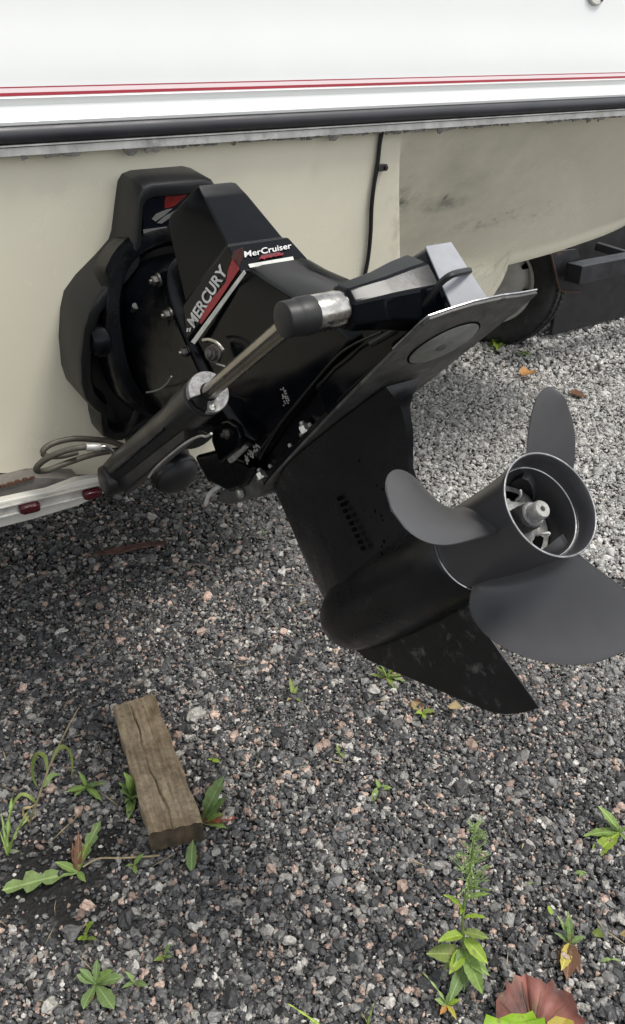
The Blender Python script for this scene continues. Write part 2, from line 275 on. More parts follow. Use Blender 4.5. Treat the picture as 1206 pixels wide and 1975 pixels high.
# ================================================================ SETTING: ground
def ground_mat():
    m = bpy.data.materials.new('gritty dark gravel bed'); m.use_nodes = True
    nt = m.node_tree; N = nt.nodes; L = nt.links; b = N['Principled BSDF']; b.inputs['Roughness'].default_value = .85; b.inputs['Specular IOR Level'].default_value = .3
    tc = N.new('ShaderNodeTexCoord')
    v = N.new('ShaderNodeTexVoronoi'); v.inputs['Scale'].default_value = 130; L.new(tc.outputs['Object'], v.inputs['Vector'])
    wn_ = N.new('ShaderNodeTexWhiteNoise'); wn_.noise_dimensions = '3D'; L.new(v.outputs['Color'], wn_.inputs['Vector'])
    r = N.new('ShaderNodeValToRGB'); e = r.color_ramp.elements; e[0].position = 0; e[0].color = (.018, .018, .019, 1); e[1].position = 1; e[1].color = (.42, .36, .32, 1)
    for pos, c in ((.45, (.05, .05, .053)), (.7, (.11, .11, .112)), (.88, (.22, .205, .195))):
        q = e.new(pos); q.color = (*c, 1)
    L.new(wn_.outputs['Value'], r.inputs[0])
    n = N.new('ShaderNodeTexNoise'); n.inputs['Scale'].default_value = 5; n.inputs['Detail'].default_value = 6; L.new(tc.outputs['Object'], n.inputs['Vector'])
    mr = N.new('ShaderNodeMapRange'); mr.inputs[1].default_value = .35; mr.inputs[2].default_value = .65; mr.inputs[3].default_value = .65; mr.inputs[4].default_value = 1.1; L.new(n.outputs['Fac'], mr.inputs[0])
    mu = N.new('ShaderNodeVectorMath'); mu.operation = 'SCALE'; L.new(r.outputs[0], mu.inputs[0]); L.new(mr.outputs[0], mu.inputs['Scale'])
    # damp black soil patches by the timber
    geo = N.new('ShaderNodeNewGeometry'); last = mu.outputs[0]
    for (px, py, rad) in ((90, 1665, .085), (150, 1755, .07), (60, 1710, .08), (200, 1630, .05)):
        p = gnd(px, py); sub = N.new('ShaderNodeVectorMath'); sub.operation = 'DISTANCE'; sub.inputs[1].default_value = tuple(p); L.new(geo.outputs['Position'], sub.inputs[0])
        add = N.new('ShaderNodeMath'); add.operation = 'MULTIPLY_ADD'; n2 = N.new('ShaderNodeTexNoise'); n2.inputs['Scale'].default_value = 30; L.new(geo.outputs['Position'], n2.inputs['Vector'])
        L.new(n2.outputs['Fac'], add.inputs[0]); add.inputs[1].default_value = rad*1.0; L.new(sub.outputs['Value'], add.inputs[2])
        fm = N.new('ShaderNodeMapRange'); fm.inputs[1].default_value = rad*1.6; fm.inputs[2].default_value = rad*1.1; L.new(add.outputs[0], fm.inputs[0])
        mx = N.new('ShaderNodeMix'); mx.data_type = 'RGBA'; L.new(fm.outputs[0], mx.inputs[0]); L.new(last, mx.inputs[6]); mx.inputs[7].default_value = (.022, .0215, .021, 1); last = mx.outputs[2]
    L.new(last, b.inputs['Base Color'])
    bp = N.new('ShaderNodeBump'); bp.inputs['Strength'].default_value = .8; bp.inputs['Distance'].default_value = .006; L.new(v.outputs['Distance'], bp.inputs['Height']); L.new(bp.outputs[0], b.inputs['Normal'])
    return m
def ground_h(x, y): return .006*np.sin(x*3.1+1)*np.sin(y*2.7)+.004*np.sin(x*9+y*7)
gb = MB(); xs = list(np.linspace(-1.5, 6.5, 81)); ys = list(np.linspace(-1.5, 6.5, 81))
xs = [-250, -60, -10]+xs+[12, 60, 250]; ys = [-250, -60, -10]+ys+[12, 60, 250]
gb.add([(x, y, float(ground_h(x, y))*(1 if -1.5 <= x <= 6.5 and -1.5 <= y <= 6.5 else 0)-.004) for y in ys for x in xs],
       [(j*len(xs)+i, j*len(xs)+i+1, (j+1)*len(xs)+i+1, (j+1)*len(xs)+i) for j in range(len(ys)-1) for i in range(len(xs)-1)])
g = obj('ground', gb, ground_mat()); g['kind'] = 'structure'; g['label'] = 'dark grey crushed stone yard'

# loose stones: real little rocks, scattered as one mass
def gravel():
    pts = []; sc = []; cl = []
    soil = [(gnd(90, 1665), .12), (gnd(150, 1755), .09), (gnd(60, 1710), .10), (gnd(200, 1630), .07)]
    pal = np.array([(.034, .0345, .036), (.052, .053, .056), (.08, .081, .084), (.125, .125, .126), (.19, .187, .18), (.31, .30, .28), (.47, .455, .43), (.40, .295, .245), (.25, .18, .15)])
    prob = np.array([.18, .20, .18, .14, .10, .075, .04, .05, .035]); prob /= prob.sum()
    def ring(x0, x1, y0, y1, dens, mean, d0, d1, spread=.38):
        n = int((x1-x0)*(y1-y0)*dens); x = RNG.uniform(x0, x1, n); y = RNG.uniform(y0, y1, n)
        d = np.stack([x, y, np.zeros(n)], 1)-CAM; dep = d@Fv; u = d@Rv/dep; v = d@Uv/dep
        k = (dep > d0) & (dep <= d1) & (np.abs(u) < .52) & (v < .42) & (v > -.78)
        x, y = x[k], y[k]; n = len(x); r = mean*np.exp(RNG.normal(0, spread, n))*.5
        keep = np.ones(n, bool)
        for p, rad in soil:
            dd = np.hypot(x-p[0], y-p[1])/rad; keep &= ~((dd < 1) & (RNG.random(n) > .28+.55*dd**2))
        x, y, r = x[keep], y[keep], r[keep]; n = len(x)
        z = ground_h(x, y)+r*RNG.uniform(-.25, .45, n)
        pts.append(np.stack([x, y, z], 1)); s = r[:, None]*np.stack([RNG.uniform(.8, 1.35, n), RNG.uniform(.7, 1.05, n), RNG.uniform(.5, .85, n)], 1); sc.append(s)
        c = pal[RNG.choice(len(pal), n, p=prob)]*RNG.uniform(.75, 1.25, (n, 1))
        c = c*np.where(r[:, None] > mean*.62, .92, 1.12)*np.array([1.01, 1.0, .975])
        dry = smooth01(x+.2*np.sin(y*2.3)-.1*y, .85, 1.7)[:, None]*.85     # brighter light on the open side, painted into the stone colour
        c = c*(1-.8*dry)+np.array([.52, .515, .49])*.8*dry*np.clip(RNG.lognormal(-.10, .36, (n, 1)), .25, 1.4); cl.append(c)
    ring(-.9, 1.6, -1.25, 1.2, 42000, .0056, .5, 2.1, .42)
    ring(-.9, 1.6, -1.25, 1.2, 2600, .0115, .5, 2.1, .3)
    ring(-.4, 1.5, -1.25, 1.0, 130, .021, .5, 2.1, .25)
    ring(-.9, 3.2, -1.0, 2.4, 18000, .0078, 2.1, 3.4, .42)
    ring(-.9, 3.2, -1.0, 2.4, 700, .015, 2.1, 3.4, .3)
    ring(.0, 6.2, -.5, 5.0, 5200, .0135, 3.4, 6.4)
    P = np.concatenate(pts); S = np.concatenate(sc); Cc = np.concatenate(cl); n = len(P)
    me = bpy.data.meshes.new('gravel'); me.vertices.add(n); me.vertices.foreach_set('co', P.ravel())
    a = me.attributes.new('stone_scale', 'FLOAT_VECTOR', 'POINT'); a.data.foreach_set('vector', S.ravel())
    a = me.attributes.new('stone_rot', 'FLOAT_VECTOR', 'POINT'); a.data.foreach_set('vector', np.stack([RNG.normal(0, .35, n), RNG.normal(0, .35, n), RNG.uniform(0, 6.28, n)], 1).ravel())
    a = me.attributes.new('stone_kind', 'INT', 'POINT'); a.data.foreach_set('value', RNG.integers(0, 7, n).astype(np.int32))
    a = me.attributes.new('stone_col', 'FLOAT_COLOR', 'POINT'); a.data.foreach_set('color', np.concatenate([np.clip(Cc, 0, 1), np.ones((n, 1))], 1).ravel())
    o = bpy.data.objects.new('gravel', me); COL.objects.link(o); o['kind'] = 'stuff'; o['label'] = 'loose grey and pinkish crushed stone covering the yard'
    m = bpy.data.materials.new('crushed stone'); m.use_nodes = True; N = m.node_tree.nodes; L = m.node_tree.links; b = N['Principled BSDF']; b.inputs['Roughness'].default_value = .5; b.inputs['Specular IOR Level'].default_value = .5
    at = N.new('ShaderNodeAttribute'); at.attribute_type = 'INSTANCER'; at.attribute_name = 'stone_col'
    geo = N.new('ShaderNodeNewGeometry'); nz = N.new('ShaderNodeTexNoise'); nz.inputs['Scale'].default_value = 260; nz.inputs['Detail'].default_value = 4; L.new(geo.outputs['Position'], nz.inputs['Vector'])
    mr = N.new('ShaderNodeMapRange'); mr.inputs[1].default_value = .3; mr.inputs[2].default_value = .7; mr.inputs[3].default_value = .6; mr.inputs[4].default_value = 1.4; L.new(nz.outputs['Fac'], mr.inputs[0])
    sc_ = N.new('ShaderNodeVectorMath'); sc_.operation = 'SCALE'; L.new(at.outputs['Color'], sc_.inputs[0]); L.new(mr.outputs[0], sc_.inputs['Scale']); L.new(sc_.outputs[0], b.inputs['Base Color'])
    ng = bpy.data.node_groups.new('gravel scatter', 'GeometryNodeTree')
    ng.interface.new_socket('Geometry', in_out='INPUT', socket_type='NodeSocketGeometry'); ng.interface.new_socket('Geometry', in_out='OUTPUT', socket_type='NodeSocketGeometry')
    N = ng.nodes; L = ng.links; gi = N.new('NodeGroupInput'); go = N.new('NodeGroupOutput')
    g2i = N.new('GeometryNodeGeometryToInstance')
    for k in range(7):
        ico = N.new('GeometryNodeMeshIcoSphere'); ico.inputs['Radius'].default_value = 1.0; ico.inputs['Subdivisions'].default_value = 2
        pos = N.new('GeometryNodeInputPosition'); va = N.new('ShaderNodeVectorMath'); va.operation = 'ADD'; va.inputs[1].default_value = (k*7.3, k*3.1, k*5.7); L.new(pos.outputs[0], va.inputs[0])
        nz = N.new('ShaderNodeTexNoise'); nz.inputs['Scale'].default_value = .85; nz.inputs['Detail'].default_value = 1.5; L.new(va.outputs[0], nz.inputs['Vector'])
        s1 = N.new('ShaderNodeVectorMath'); s1.operation = 'SUBTRACT'; s1.inputs[1].default_value = (.5, .5, .5); L.new(nz.outputs['Color'], s1.inputs[0])
        s2 = N.new('ShaderNodeVectorMath'); s2.operation = 'SCALE'; s2.inputs['Scale'].default_value = 2.1; L.new(s1.outputs[0], s2.inputs[0])
        sp = N.new('GeometryNodeSetPosition'); L.new(ico.outputs['Mesh'], sp.inputs['Geometry']); L.new(s2.outputs[0], sp.inputs['Offset'])
        ss = N.new('GeometryNodeSetShadeSmooth'); ss.inputs['Shade Smooth'].default_value = False; L.new(sp.outputs[0], ss.inputs[0])
        sm = N.new('GeometryNodeSetMaterial'); sm.inputs['Material'].default_value = m; L.new(ss.outputs[0], sm.inputs[0]); L.new(sm.outputs[0], g2i.inputs[0])
    def na(name, t):
        q = N.new('GeometryNodeInputNamedAttribute'); q.data_type = t; q.inputs['Name'].default_value = name; return q.outputs['Attribute']
    ip = N.new('GeometryNodeInstanceOnPoints'); L.new(gi.outputs[0], ip.inputs['Points']); L.new(g2i.outputs[0], ip.inputs['Instance']); ip.inputs['Pick Instance'].default_value = True
    L.new(na('stone_kind', 'INT'), ip.inputs['Instance Index']); L.new(na('stone_scale', 'FLOAT_VECTOR'), ip.inputs['Scale'])
    er = N.new('FunctionNodeEulerToRotation'); L.new(na('stone_rot', 'FLOAT_VECTOR'), er.inputs[0]); L.new(er.outputs[0], ip.inputs['Rotation'])
    L.new(ip.outputs[0], go.inputs[0])
    md = o.modifiers.new('scatter', 'NODES'); md.node_group = ng
gravel()

lm = MB()
for k in range(230):
    x, y = RNG.uniform(-.6, 1.4), RNG.uniform(-1.1, .9); t = RNG.uniform(0, 6.28); L_ = abs(RNG.normal(.012, .008))+.004; z = float(ground_h(x, y))+RNG.uniform(.004, .009)
    d_ = np.array([math.cos(t), math.sin(t), RNG.normal(0, .15)]); n_ = np.array([-d_[1], d_[0], 0]); p = np.array([x, y, z]); w = RNG.uniform(.0004, .0016)
    lm.add([p-d_*L_, p+n_*w, p+d_*L_+n_*RNG.normal(0, .002), p-n_*w], [(0, 1, 2, 3)])
lt = obj('plant_litter', lm, 'dry', None, smooth=False); lt['kind'] = 'stuff'; lt['label'] = 'dry straw and plant scraps strewn between the stones'

# ================================================================ the boat
BX0, BX1 = X0-1.27, X0+2.1
boat = thing('motorboat', 'cream and white motorboat hull standing stern-on with a black rub rail and red pinstripes', 'boat', (X0, 0, .44))
def curl(x, z): return np.maximum(0, (x-1.72)+.75*(.93-z))
def panel_off(x, z):
    w = curl(x, z)
    return .008+.72*np.clip(1.06-z, 0, 1)*(1-.40*smooth01(w, 0, .7))+.20*w*w
def pb(px, py, fn):
    y = .25
    for _ in range(30):
        q = on_y(px, py, y); y = .5*y+.5*float(fn(q[0], q[2]))
    return q
PB = [pb(px, py, lambda x, z: rake_y(z)+panel_off(x, z)-.012) for px, py in ((977, 512), (1005, 505), (1060, 490), (1120, 470), (1170, 452), (1206, 435), (1260, 400))]
CB = [pb(px, py, lambda x, z: rake_y(z)+.25) for px, py in ((900, 632), (955, 575), (968, 545))]
E_T, E_B = on_tr(787, 240), on_tr(789, 500); XS = float(E_T[0])                               # the soft vertical step in the transom
def bottom_z(x):
    bx = [BX0, -.55, .25, .45, X0, .76, 1.0, 1.3]+[p[0] for p in CB]+[p[0] for p in PB]
    bz = [.74, .73, .556, .488, .435, .478, .50, .52]+[p[2] for p in CB]+[p[2] for p in PB]
    return np.interp(x, bx, bz)
ZP = max(PB[0][2], .6)
def hull_y(x, z):
    y = rake_y(z)
    t = smooth01(x, XS-.026, XS+.016)
    inpanel = np.where((z > ZP-.0005) | (x > PB[0][0]-.002), 1.0, 0.0)
    zb = np.maximum(bottom_z(x), ZP)
    off = t*panel_off(x, z) - t*.012*smooth01(z, zb+.04, zb+.004)
    return y+np.where(inpanel > 0, off, t*.25)
xs = np.unique(np.concatenate([np.linspace(BX0, XS-.05, 50), np.linspace(XS-.05, XS+.05, 24), np.linspace(XS+.05, PB[0][0]-.01, 16), [PB[0][0]-.003, PB[0][0]+.003, PB[0][0]+.012], np.linspace(PB[0][0]+.03, BX1, 30)]))
tz = np.unique(np.concatenate([np.linspace(0, 1, 70)])); hb = MB(); ncol = len(tz); top = 1.078
vs = []
for x in xs:
    b0 = float(bottom_z(x)); zz = b0+(top-b0)*tz
    zz = np.where(np.abs(zz-ZP) < .004, ZP+np.sign(zz-ZP-.0001)*.0015, zz) if XS < x < PB[0][0] else zz
    vs += [(x+float(np.interp(z, [E_B[2], E_T[2]], [E_B[0]-E_T[0], 0]))*float(np.interp(abs(x-XS), [.06, .3], [1, 0])), float(hull_y(np.array(x), np.array(z))), float(z)) for z in zz]
nx = len(xs); fs = [(i*ncol+j, (i+1)*ncol+j, (i+1)*ncol+j+1, i*ncol+j+1) for i in range(nx-1) for j in range(ncol-1)]
hb.add(vs, fs)
# bottom, sides running forward
rim = [vs[i*ncol] for i in range(nx)]
for y1, k in ((2.6, 1.0), (5.2, .62)):
    pass
fw = []
for yy, kx, dz in ((1.2, 1.0, 0.0), (3.2, .95, .03), (4.8, .62, .16), (5.9, .1, .42)):
    fw.append([(X0+(p[0]-X0)*kx, yy, p[2]+dz if p[2]+dz < top else top) for p in rim])
hb.loft([rim]+fw, cap=False, closed=False)
for side in (0, -1):
    col_ = [vs[(0 if side == 0 else nx-1)*ncol+j] for j in range(ncol)]
    secs = [col_]
    for f_ in fw:
        q = f_[side]; secs.append([(q[0], q[1], q[2]+(top-q[2])*j/(ncol-1)) for j in range(ncol)])
    hb.loft(secs, cap=False, closed=False)
obj('hull', hb, 'hull', boat, angle=30)
# topside moulding above the rail: one profile swept along the rounded stern
XR = np.unique(np.concatenate([np.linspace(BX0, 1.5, 12), np.linspace(1.5, BX1+.02, 14)]))
def stern_round(x): return .20*max(0, x-1.72-.75*.135)**2
def sweep(prof, name, m, closed=True, dx=0.0, bevel=0, angle=40, ends=None):
    mb = MB(); secs = []
    X = XR if ends is None else np.unique(np.concatenate([XR[(XR > ends[0]) & (XR < ends[1])], np.array(ends)]))
    for x in X:
        c = stern_round(x); secs.append([(x, y+c, z) for y, z in prof])
    mb.loft(secs, cap=closed, closed=closed); return obj(name, mb, m, boat, angle=angle)
def arc(c, r, a0, a1, n): return [(c[0]+r*math.cos(math.radians(a0+(a1-a0)*i/n)), c[1]+r*math.sin(math.radians(a0+(a1-a0)*i/n))) for i in range(n+1)]
def top_y(z): return float(np.interp(z, [1.1415, 1.1545, 1.172, 1.20, 1.235, 1.27, 1.34, 1.62], [-.008, -.0055, -.0045, .0005, .0085, .0135, .0195, .040]))
sweep([(.02, 1.10), (-.022, 1.1045), (-.026, 1.107), (-.027, 1.111), (-.023, 1.1175), (-.014, 1.1225), (-.0085, 1.1265), (-.0075, 1.130), (-.0122, 1.1395)]+[(top_y(z), z) for z in (1.1415, 1.15, 1.16, 1.17, 1.185, 1.20, 1.22, 1.24, 1.26, 1.30, 1.34, 1.45, 1.62)]+[(.35, 1.62), (.35, 1.10)], 'topside_moulding', 'white', angle=24)
sweep(arc((-.018, 1.0955), .0122, 100, 260, 10)+[(.01, 1.083), (.01, 1.108)], 'rub_rail', 'railrub', angle=50)
sweep([(.01, 1.0825), (-.0205, 1.0815), (-.021, 1.0795), (-.017, 1.0785), (.01, 1.0785)], 'rail_insert', 'alu')
sweep([(.01, 1.078), (-.0145, 1.0775), (-.016, 1.067), (-.006, 1.0655), (.01, 1.066)], 'joint_flange', 'alu')
def stripe(z0, z1, m): return sweep([(top_y(z0)+.002, z0), (top_y(z0)-.0006, z0), (top_y(z1)-.0006, z1), (top_y(z1)+.002, z1)], 'pinstripe', m)
stripe(1.1422, 1.1460, 'stripe'); stripe(1.1462, 1.1517, 'strippale')['label'] = 'pale pink band between the two red pinstripes'; stripe(1.1519, 1.1535, 'stripe')['label'] = 'thin upper red pinstripe'
# peeled sealant under the flange: ragged little lumps
sb = MB(); x = .1
while x < 1.75:
    w = random.uniform(.006, .03); h = random.uniform(.001, .0065)*(1.3 if random.random() < .4 else .6)
    if random.random() < .72:
        zc = 1.0655; c = stern_round(x)
        pts = [(x+w*t, -.0158+c, zc+random.uniform(.0005, .0022)) for t in (0, .3, .6, 1)]+[(x+w*t, -.0145+c, zc-h*random.uniform(.5, 1.2)) for t in (.9, .65, .35, .1)]
        sb.prism(pts, (0, -.0022, 0))
    x += w*random.uniform(.8, 1.5)
obj('peeling_sealant', sb, 'seal', boat, angle=30)['kind'] = 'stuff'
# round stern fitting, mostly above the frame
pf = on_plane(1150, -22, (0, top_y(1.29)-.001, 1.29), np.array([0, 1, -.09])); nf = np.array([0, -1, .09])
fb = MB().lathe([(0, .030), (.004, .030), (.006, .028), (.006, .021), (.003, .019), (.003, .006)], pf, nf, 40)
ft = obj('stern_fitting', fb, 'boardw', boat)
for a in (-.95, 0.6, 2.2):
    q = pf+nf/np.linalg.norm(nf)*.006+.0245*(np.array([math.sin(a), 0, 0])-np.array([0, .1, 1])*math.cos(a)); obj('screw', MB().cyl(q, q+np.array([0, -.002, 0]), .003, n=12), 'oldbolt', ft)
# black cable down the transom, with a clip
cp = [on_tr(*p, .006) for p in [(738, 250), (733, 275), (728, 320), (722, 355), (717, 400), (715, 450), (710, 500), (700, 548), (688, 600)]]
cb = obj('transducer_cable', MB().tube(cp, .0042, 8), 'rubber', boat)
q = on_tr(727, 323, .0); clb = MB().box(q+np.array([.006, -.006, 0]), (.011, 0, 0), (0, .006, 0), (0, 0, .006)); clb.cyl(q+np.array([.012, -.011, 0]), q+np.array([.012, -.016, 0]), .004, n=10); obj('cable_clip', clb, 'rubber', cb, bevel=.001)

# ================================================================ lights bar at the lower left
bar = thing('trailer_light_board', 'white trailer light board with red lenses under the stern at the left edge', 'light board', on_y(100, 1000, 0))
poly = [(-160, 1004), (0, 968), (50, 957), (95, 948), (150, 927), (205, 919), (207, 945), (190, 958), (150, 976), (100, 991), (60, 1003), (0, 1018), (-80, 1033), (-160, 1046)]
obj('board', MB().prism([on_y(*p, 0.0) for p in poly], (0, .02, 0)), 'boardw', bar, bevel=.002)
e0, e1 = on_y(-160, 1023, -.001), on_y(196, 938, -.001); d = (e1-e0)/np.linalg.norm(e1-e0); up = np.array([-d[2], 0, d[0]])
chb = MB()
for zo, dep, hh in ((.0085, .010, .0016), (-.0085, .010, .0016), (0, .003, .0085)):
    chb.box((e0+e1)/2+up*zo+np.array([0, -dep/2, 0]), (e1-e0)/2, (0, dep/2, 0), up*hh)
ch = obj('channel', chb, 'alu', bar, bevel=.0006)
for px, py in ((55, 976), (176, 949), (-75, 1006)):
    p = on_y(px, py, -.004); c = p+np.array([0, -.006, 0]); lb = MB()
    secs = []
    for yy, k in ((.004, 1.0), (-.004, 1.0), (-.008, .9), (-.010, .7)):
        ring = []
        for a in range(24):
            t = 2*math.pi*a/24; cx = math.copysign(abs(math.cos(t))**.45, math.cos(t))*.0175*k; cz = math.copysign(abs(math.sin(t))**.45, math.sin(t))*.0088*k
            ring.append(c+d*cx+up*cz+np.array([0, yy, 0]))
        secs.append(ring)
    lens = obj('red_lens', lb.loft(secs), 'lens', bar)
    obj('lens_rib', MB().box(c+np.array([0, -.0102, 0]), d*.014, (0, .0012, 0), up*.0012), 'lens', lens)
bk = thing('trailer_bunk', 'grey painted timber bunk with flaking edges between hull and light board', 'bunk', on_y(60, 940, .045))
bp_ = [(-160, 968), (0, 937), (66, 920), (156, 922), (96, 951), (0, 968), (-160, 1004)]
B0 = [on_y(*p, .04) for p in bp_]
obj('timber', MB().prism(B0, (0, .5, 0)), 'bunk', bk, bevel=.002)
for seg in ((0, 1, 2), (4, 5, 6)):
    mbk = MB()
    for i, j in zip(seg[:-1], seg[1:]):
        n_ = 9
        for t in range(n_):
            p = B0[i]+(B0[j]-B0[i])*((t+.5)/n_); L_ = np.linalg.norm(B0[j]-B0[i])/n_; dd = (B0[j]-B0[i])/np.linalg.norm(B0[j]-B0[i])
            mbk.box(p+np.array([0, -.002, random.uniform(-.0008, .0008)]), dd*L_*.56, (0, .0025, 0), np.array([0, 0, random.uniform(.0014, .0032)]))
    obj('flaking_edge', mbk, 'rust', bk)

# ================================================================ the stern drive
dr = thing('stern_drive', 'black stern drive tilted up behind the boat with a three blade propeller', 'stern drive', (X0, rake_y(.8), .8))
EXg = SX; EZg = np.array([0, -RAKE, 1])/math.sqrt(1+RAKE**2); EYg = -RN
G0 = np.array([X0, rake_y(.8), .8])
def G(x, h, d): return G0+EXg*x+EZg*h+EYg*d                       # on the transom: right, up, out
# --- gimbal housing: shaped shell on the transom
half = [(.0, .236), (.045, .236), (.060, .232), (.068, .222), (.075, .19), (.084, .145), (.090, .132), (.112, .112), (.150, .082), (.172, .058), (.181, .03), (.189, -.02), (.190, -.07), (.184, -.10), (.165, -.132), (.150, -.15), (.150, -.17), (.146, -.20), (.132, -.217), (.11, -.222), (.085, -.212), (.06, -.2), (0, -.2)]
half = [(a, b) for a, b in half]
ol = half+[(-a, b) for a, b in half[-2:0:-1]]
def gdep(h): return float(np.interp(h, [-.23, -.15, -.10, .06, .15, .25], [.05, .06, .085, .10, .082, .076]))
cen = np.array([0, .02])
def inset(p, k):
    v = cen-np.array(p); L_ = np.linalg.norm(v); return tuple(np.array(p)+v/L_*k)
s0 = [G(a, b, -.004) for a, b in ol]; s1 = [G(a, b, gdep(b)-.008) for a, b in ol]; s1b = [G(*inset((a, b), .003), gdep(b)-.002) for a, b in ol]; s2 = [G(*inset((a, b), .009), gdep(b)) for a, b in ol]
s2b = [G(*inset((a, b), .020), gdep(b)-.001) for a, b in ol]
s3 = [G(*inset((a, b), .025), gdep(b)-.008) for a, b in ol]; s4 = [G(*inset((a, b), .030), min(gdep(b)-.012, .066 if b > .12 else .03)) for a, b in ol]; 
gmb = MB().loft([s0, s1, s1b, s2, s2b, s3, s4], cap=True)
gh = obj('gimbal_housing', gmb, 'matte', dr, angle=32)
# upper decal panel on the housing (behind the cowl)
pn = G(0, .16, .0685)
def gp(px, py, off=.0685): return on_plane(px, py, G(0, .16, off), EYg)
obj('badge_panel', MB().prism([gp(273, 368), (gp(383, 357)), gp(383, 470), gp(277, 470)], EYg*.002), 'decblue', gh, bevel=.0008)
for pts, m in [([(323, 372), (360, 364), (372, 366), (352, 384), (335, 398), (318, 402), (317, 388)], 'redshade'),
               ([(293, 422), (302, 412), (322, 404), (333, 402), (316, 416), (300, 427)], 'dim'), ([(303, 430), (318, 417), (336, 407), (345, 400), (352, 402), (338, 412), (322, 424), (312, 431)], 'dim'),
               ([(276, 443), (322, 437), (322, 444), (277, 450)], 'dim')]:
    obj('emblem', MB().prism([gp(*p, .0707) for p in pts], EYg*.0006), m, gh)
# --- gimbal ring: heavy ring inside the housing
def rring(c, ea, eb, wa, wb, n=48, p=2.6):
    out = []
    for k in range(n):
        t = 2*math.pi*k/n; ca, sa = math.cos(t), math.sin(t)
        out.append(c+ea*wa*math.copysign(abs(ca)**(2/p), ca)+eb*wb*math.copysign(abs(sa)**(2/p), sa))
    return out
T2 = math.radians(12); ez2 = np.array([0, -math.sin(T2)*0+.12, 1.0]); ez2 /= np.linalg.norm(ez2); ey2 = np.array([0, -ez2[2], ez2[1]])
gc = G(0, .005, .085)
rm = MB().loft([rring(gc+ey2*o, EXg, ez2, w, h) for o, w, h in ((-.03, .150, .165), (.02, .150, .165), (.032, .142, .157), (.034, .125, .14), (.02, .115, .13), (-.03, .112, .127))], cap=False)
rg = obj('gimbal_ring', rm, 'dark', dr, angle=35)
for sgn in (-1, 1):
    obj('pivot_boss', MB().lathe([(-.02, .030), (.010, .030), (.018, .024), (.02, .012)], gc+EXg*sgn*.150+ey2*.0, EXg*sgn, 24), 'dark', rg)
obj('swivel_post', MB().lathe([(0, .026), (.05, .026), (.062, .018), (.066, .006)], gc+ez2*.14+ey2*.01, ez2, 20), 'dark', rg)
# --- bell housing from the ring to the drive
def frect(a, uc, hu, hw, p=3.2, n=48): return rring(D(a, uc, 0), SX, UX, hw, hu, n, p)
bell = MB().loft([rring(G(0, .0, .03), EXg, ez2, .122, .135), rring(G(0, .0, .075), EXg, ez2, .124, .138), [.5*np.array(p)+.5*np.array(q) for p, q in zip(rring(G(0, .0, .10), EXg, ez2, .118, .130), frect(-.46, .43, .16, .092))],
                  frect(-.425, .435, .165, .092), frect(-.405, .435, .168, .090)], cap=True)
bl = obj('bell_housing', bell, 'dark', dr, angle=40)
obj('flange', MB().loft([frect(-.412, .438, .166, .088), frect(-.398, .438, .168, .089), frect(-.396, .438, .165, .086)]), 'dark', bl)
for s_, u_ in ((-.080, .575), (-.086, .515), (-.085, .45), (-.084, .37), (-.078, .31), (.080, .575), (.086, .515), (.085, .45), (.084, .37), (.078, .31)):
    hexbolt(D(-.412, u_, s_), -AX*.15+SX*math.copysign(1, s_), .0075, .012, 'bolt', 'oldbolt', bl)
# a rubber bellows and shift cable among the dark parts
bw = MB(); pr = []
c0, c1 = G(0, -.02, .01), D(-.43, .40, 0)
obj('shift_cable', MB().tube([on_plane(p[0], p[1], (X0-.10, 0, 0), SX) for p in [(238, 840), (262, 800), (272, 740), (262, 690), (250, 640), (262, 590)]], .006, 8), 'rubber', bl)
obj('vent_tube', MB().tube([on_plane(p[0], p[1], (X0-.12, 0, 0), SX) for p in [(283, 757), (305, 752), (322, 740), (331, 726)]], .0014, 8), 'dim', bl)
# exhaust bellows below
xc = on_plane(340, 915, (0, -.02, 0), np.array([0, 1.0, 0])); xd = np.array([.1, -.80, -.45]); xd /= np.linalg.norm(xd)
ex = MB().lathe([(-.12, .042), (-.06, .042), (-.055, .047), (-.03, .047), (-.02, .044), (.0, .044), (.012, .040), (.020, .030), (.024, .012)], xc, xd, 32)
eb = obj('exhaust_outlet', ex, 'rubber', dr)
obj('lip', MB().lathe([(-.012, .0445), (-.008, .0462), (.0, .0462), (.003, .0445)], xc, xd, 36, cap=False), 'matte', eb)
obj('exhaust_bellows', MB().lathe([(t*.012, .047+(.007 if t % 2 else 0)) for t in range(13)], G(0, -.16, -.01), np.array([0, -.9, -.25]), 32), 'rubber', dr)
# --- upper drive housing
def rsec(u, af, ab, hf, hm, hb_, n_c=4):
    L_ = ab-af; pts = [(af, hf*.55), (af+.012*L_/.3, hf*.86), (af+.10*L_, hf), (af+.45*L_, hm), (af+.80*L_, (hm*.55+hb_*.45)), (ab-.03*L_, hb_), (ab, hb_*.7)]
    ring = [D(a, u, -h) for a, h in pts]+[D(a, u, h) for a, h in pts[::-1]]; return ring
def AV(a): return .2+.05*(.045-a)                                # the plate runs a few degrees off the shaft line
up_ = MB().loft([rsec(.263, -.475, -.085, .046, .064, .056), rsec(.270, -.473, -.088, .048, .0645, .056), rsec(.30, -.455, -.105, .060, .067, .056), rsec(.36, -.42, -.150, .074, .071, .053), rsec(.42, -.402, -.198, .081, .071, .048), rsec(.455, -.40, -.222, .083, .070, .046)])
# lower neck between skirt and flange
up_.loft([rsec(.232, -.462, -.075, .030, .040, .038), rsec(.264, -.466, -.09, .034, .046, .044)])
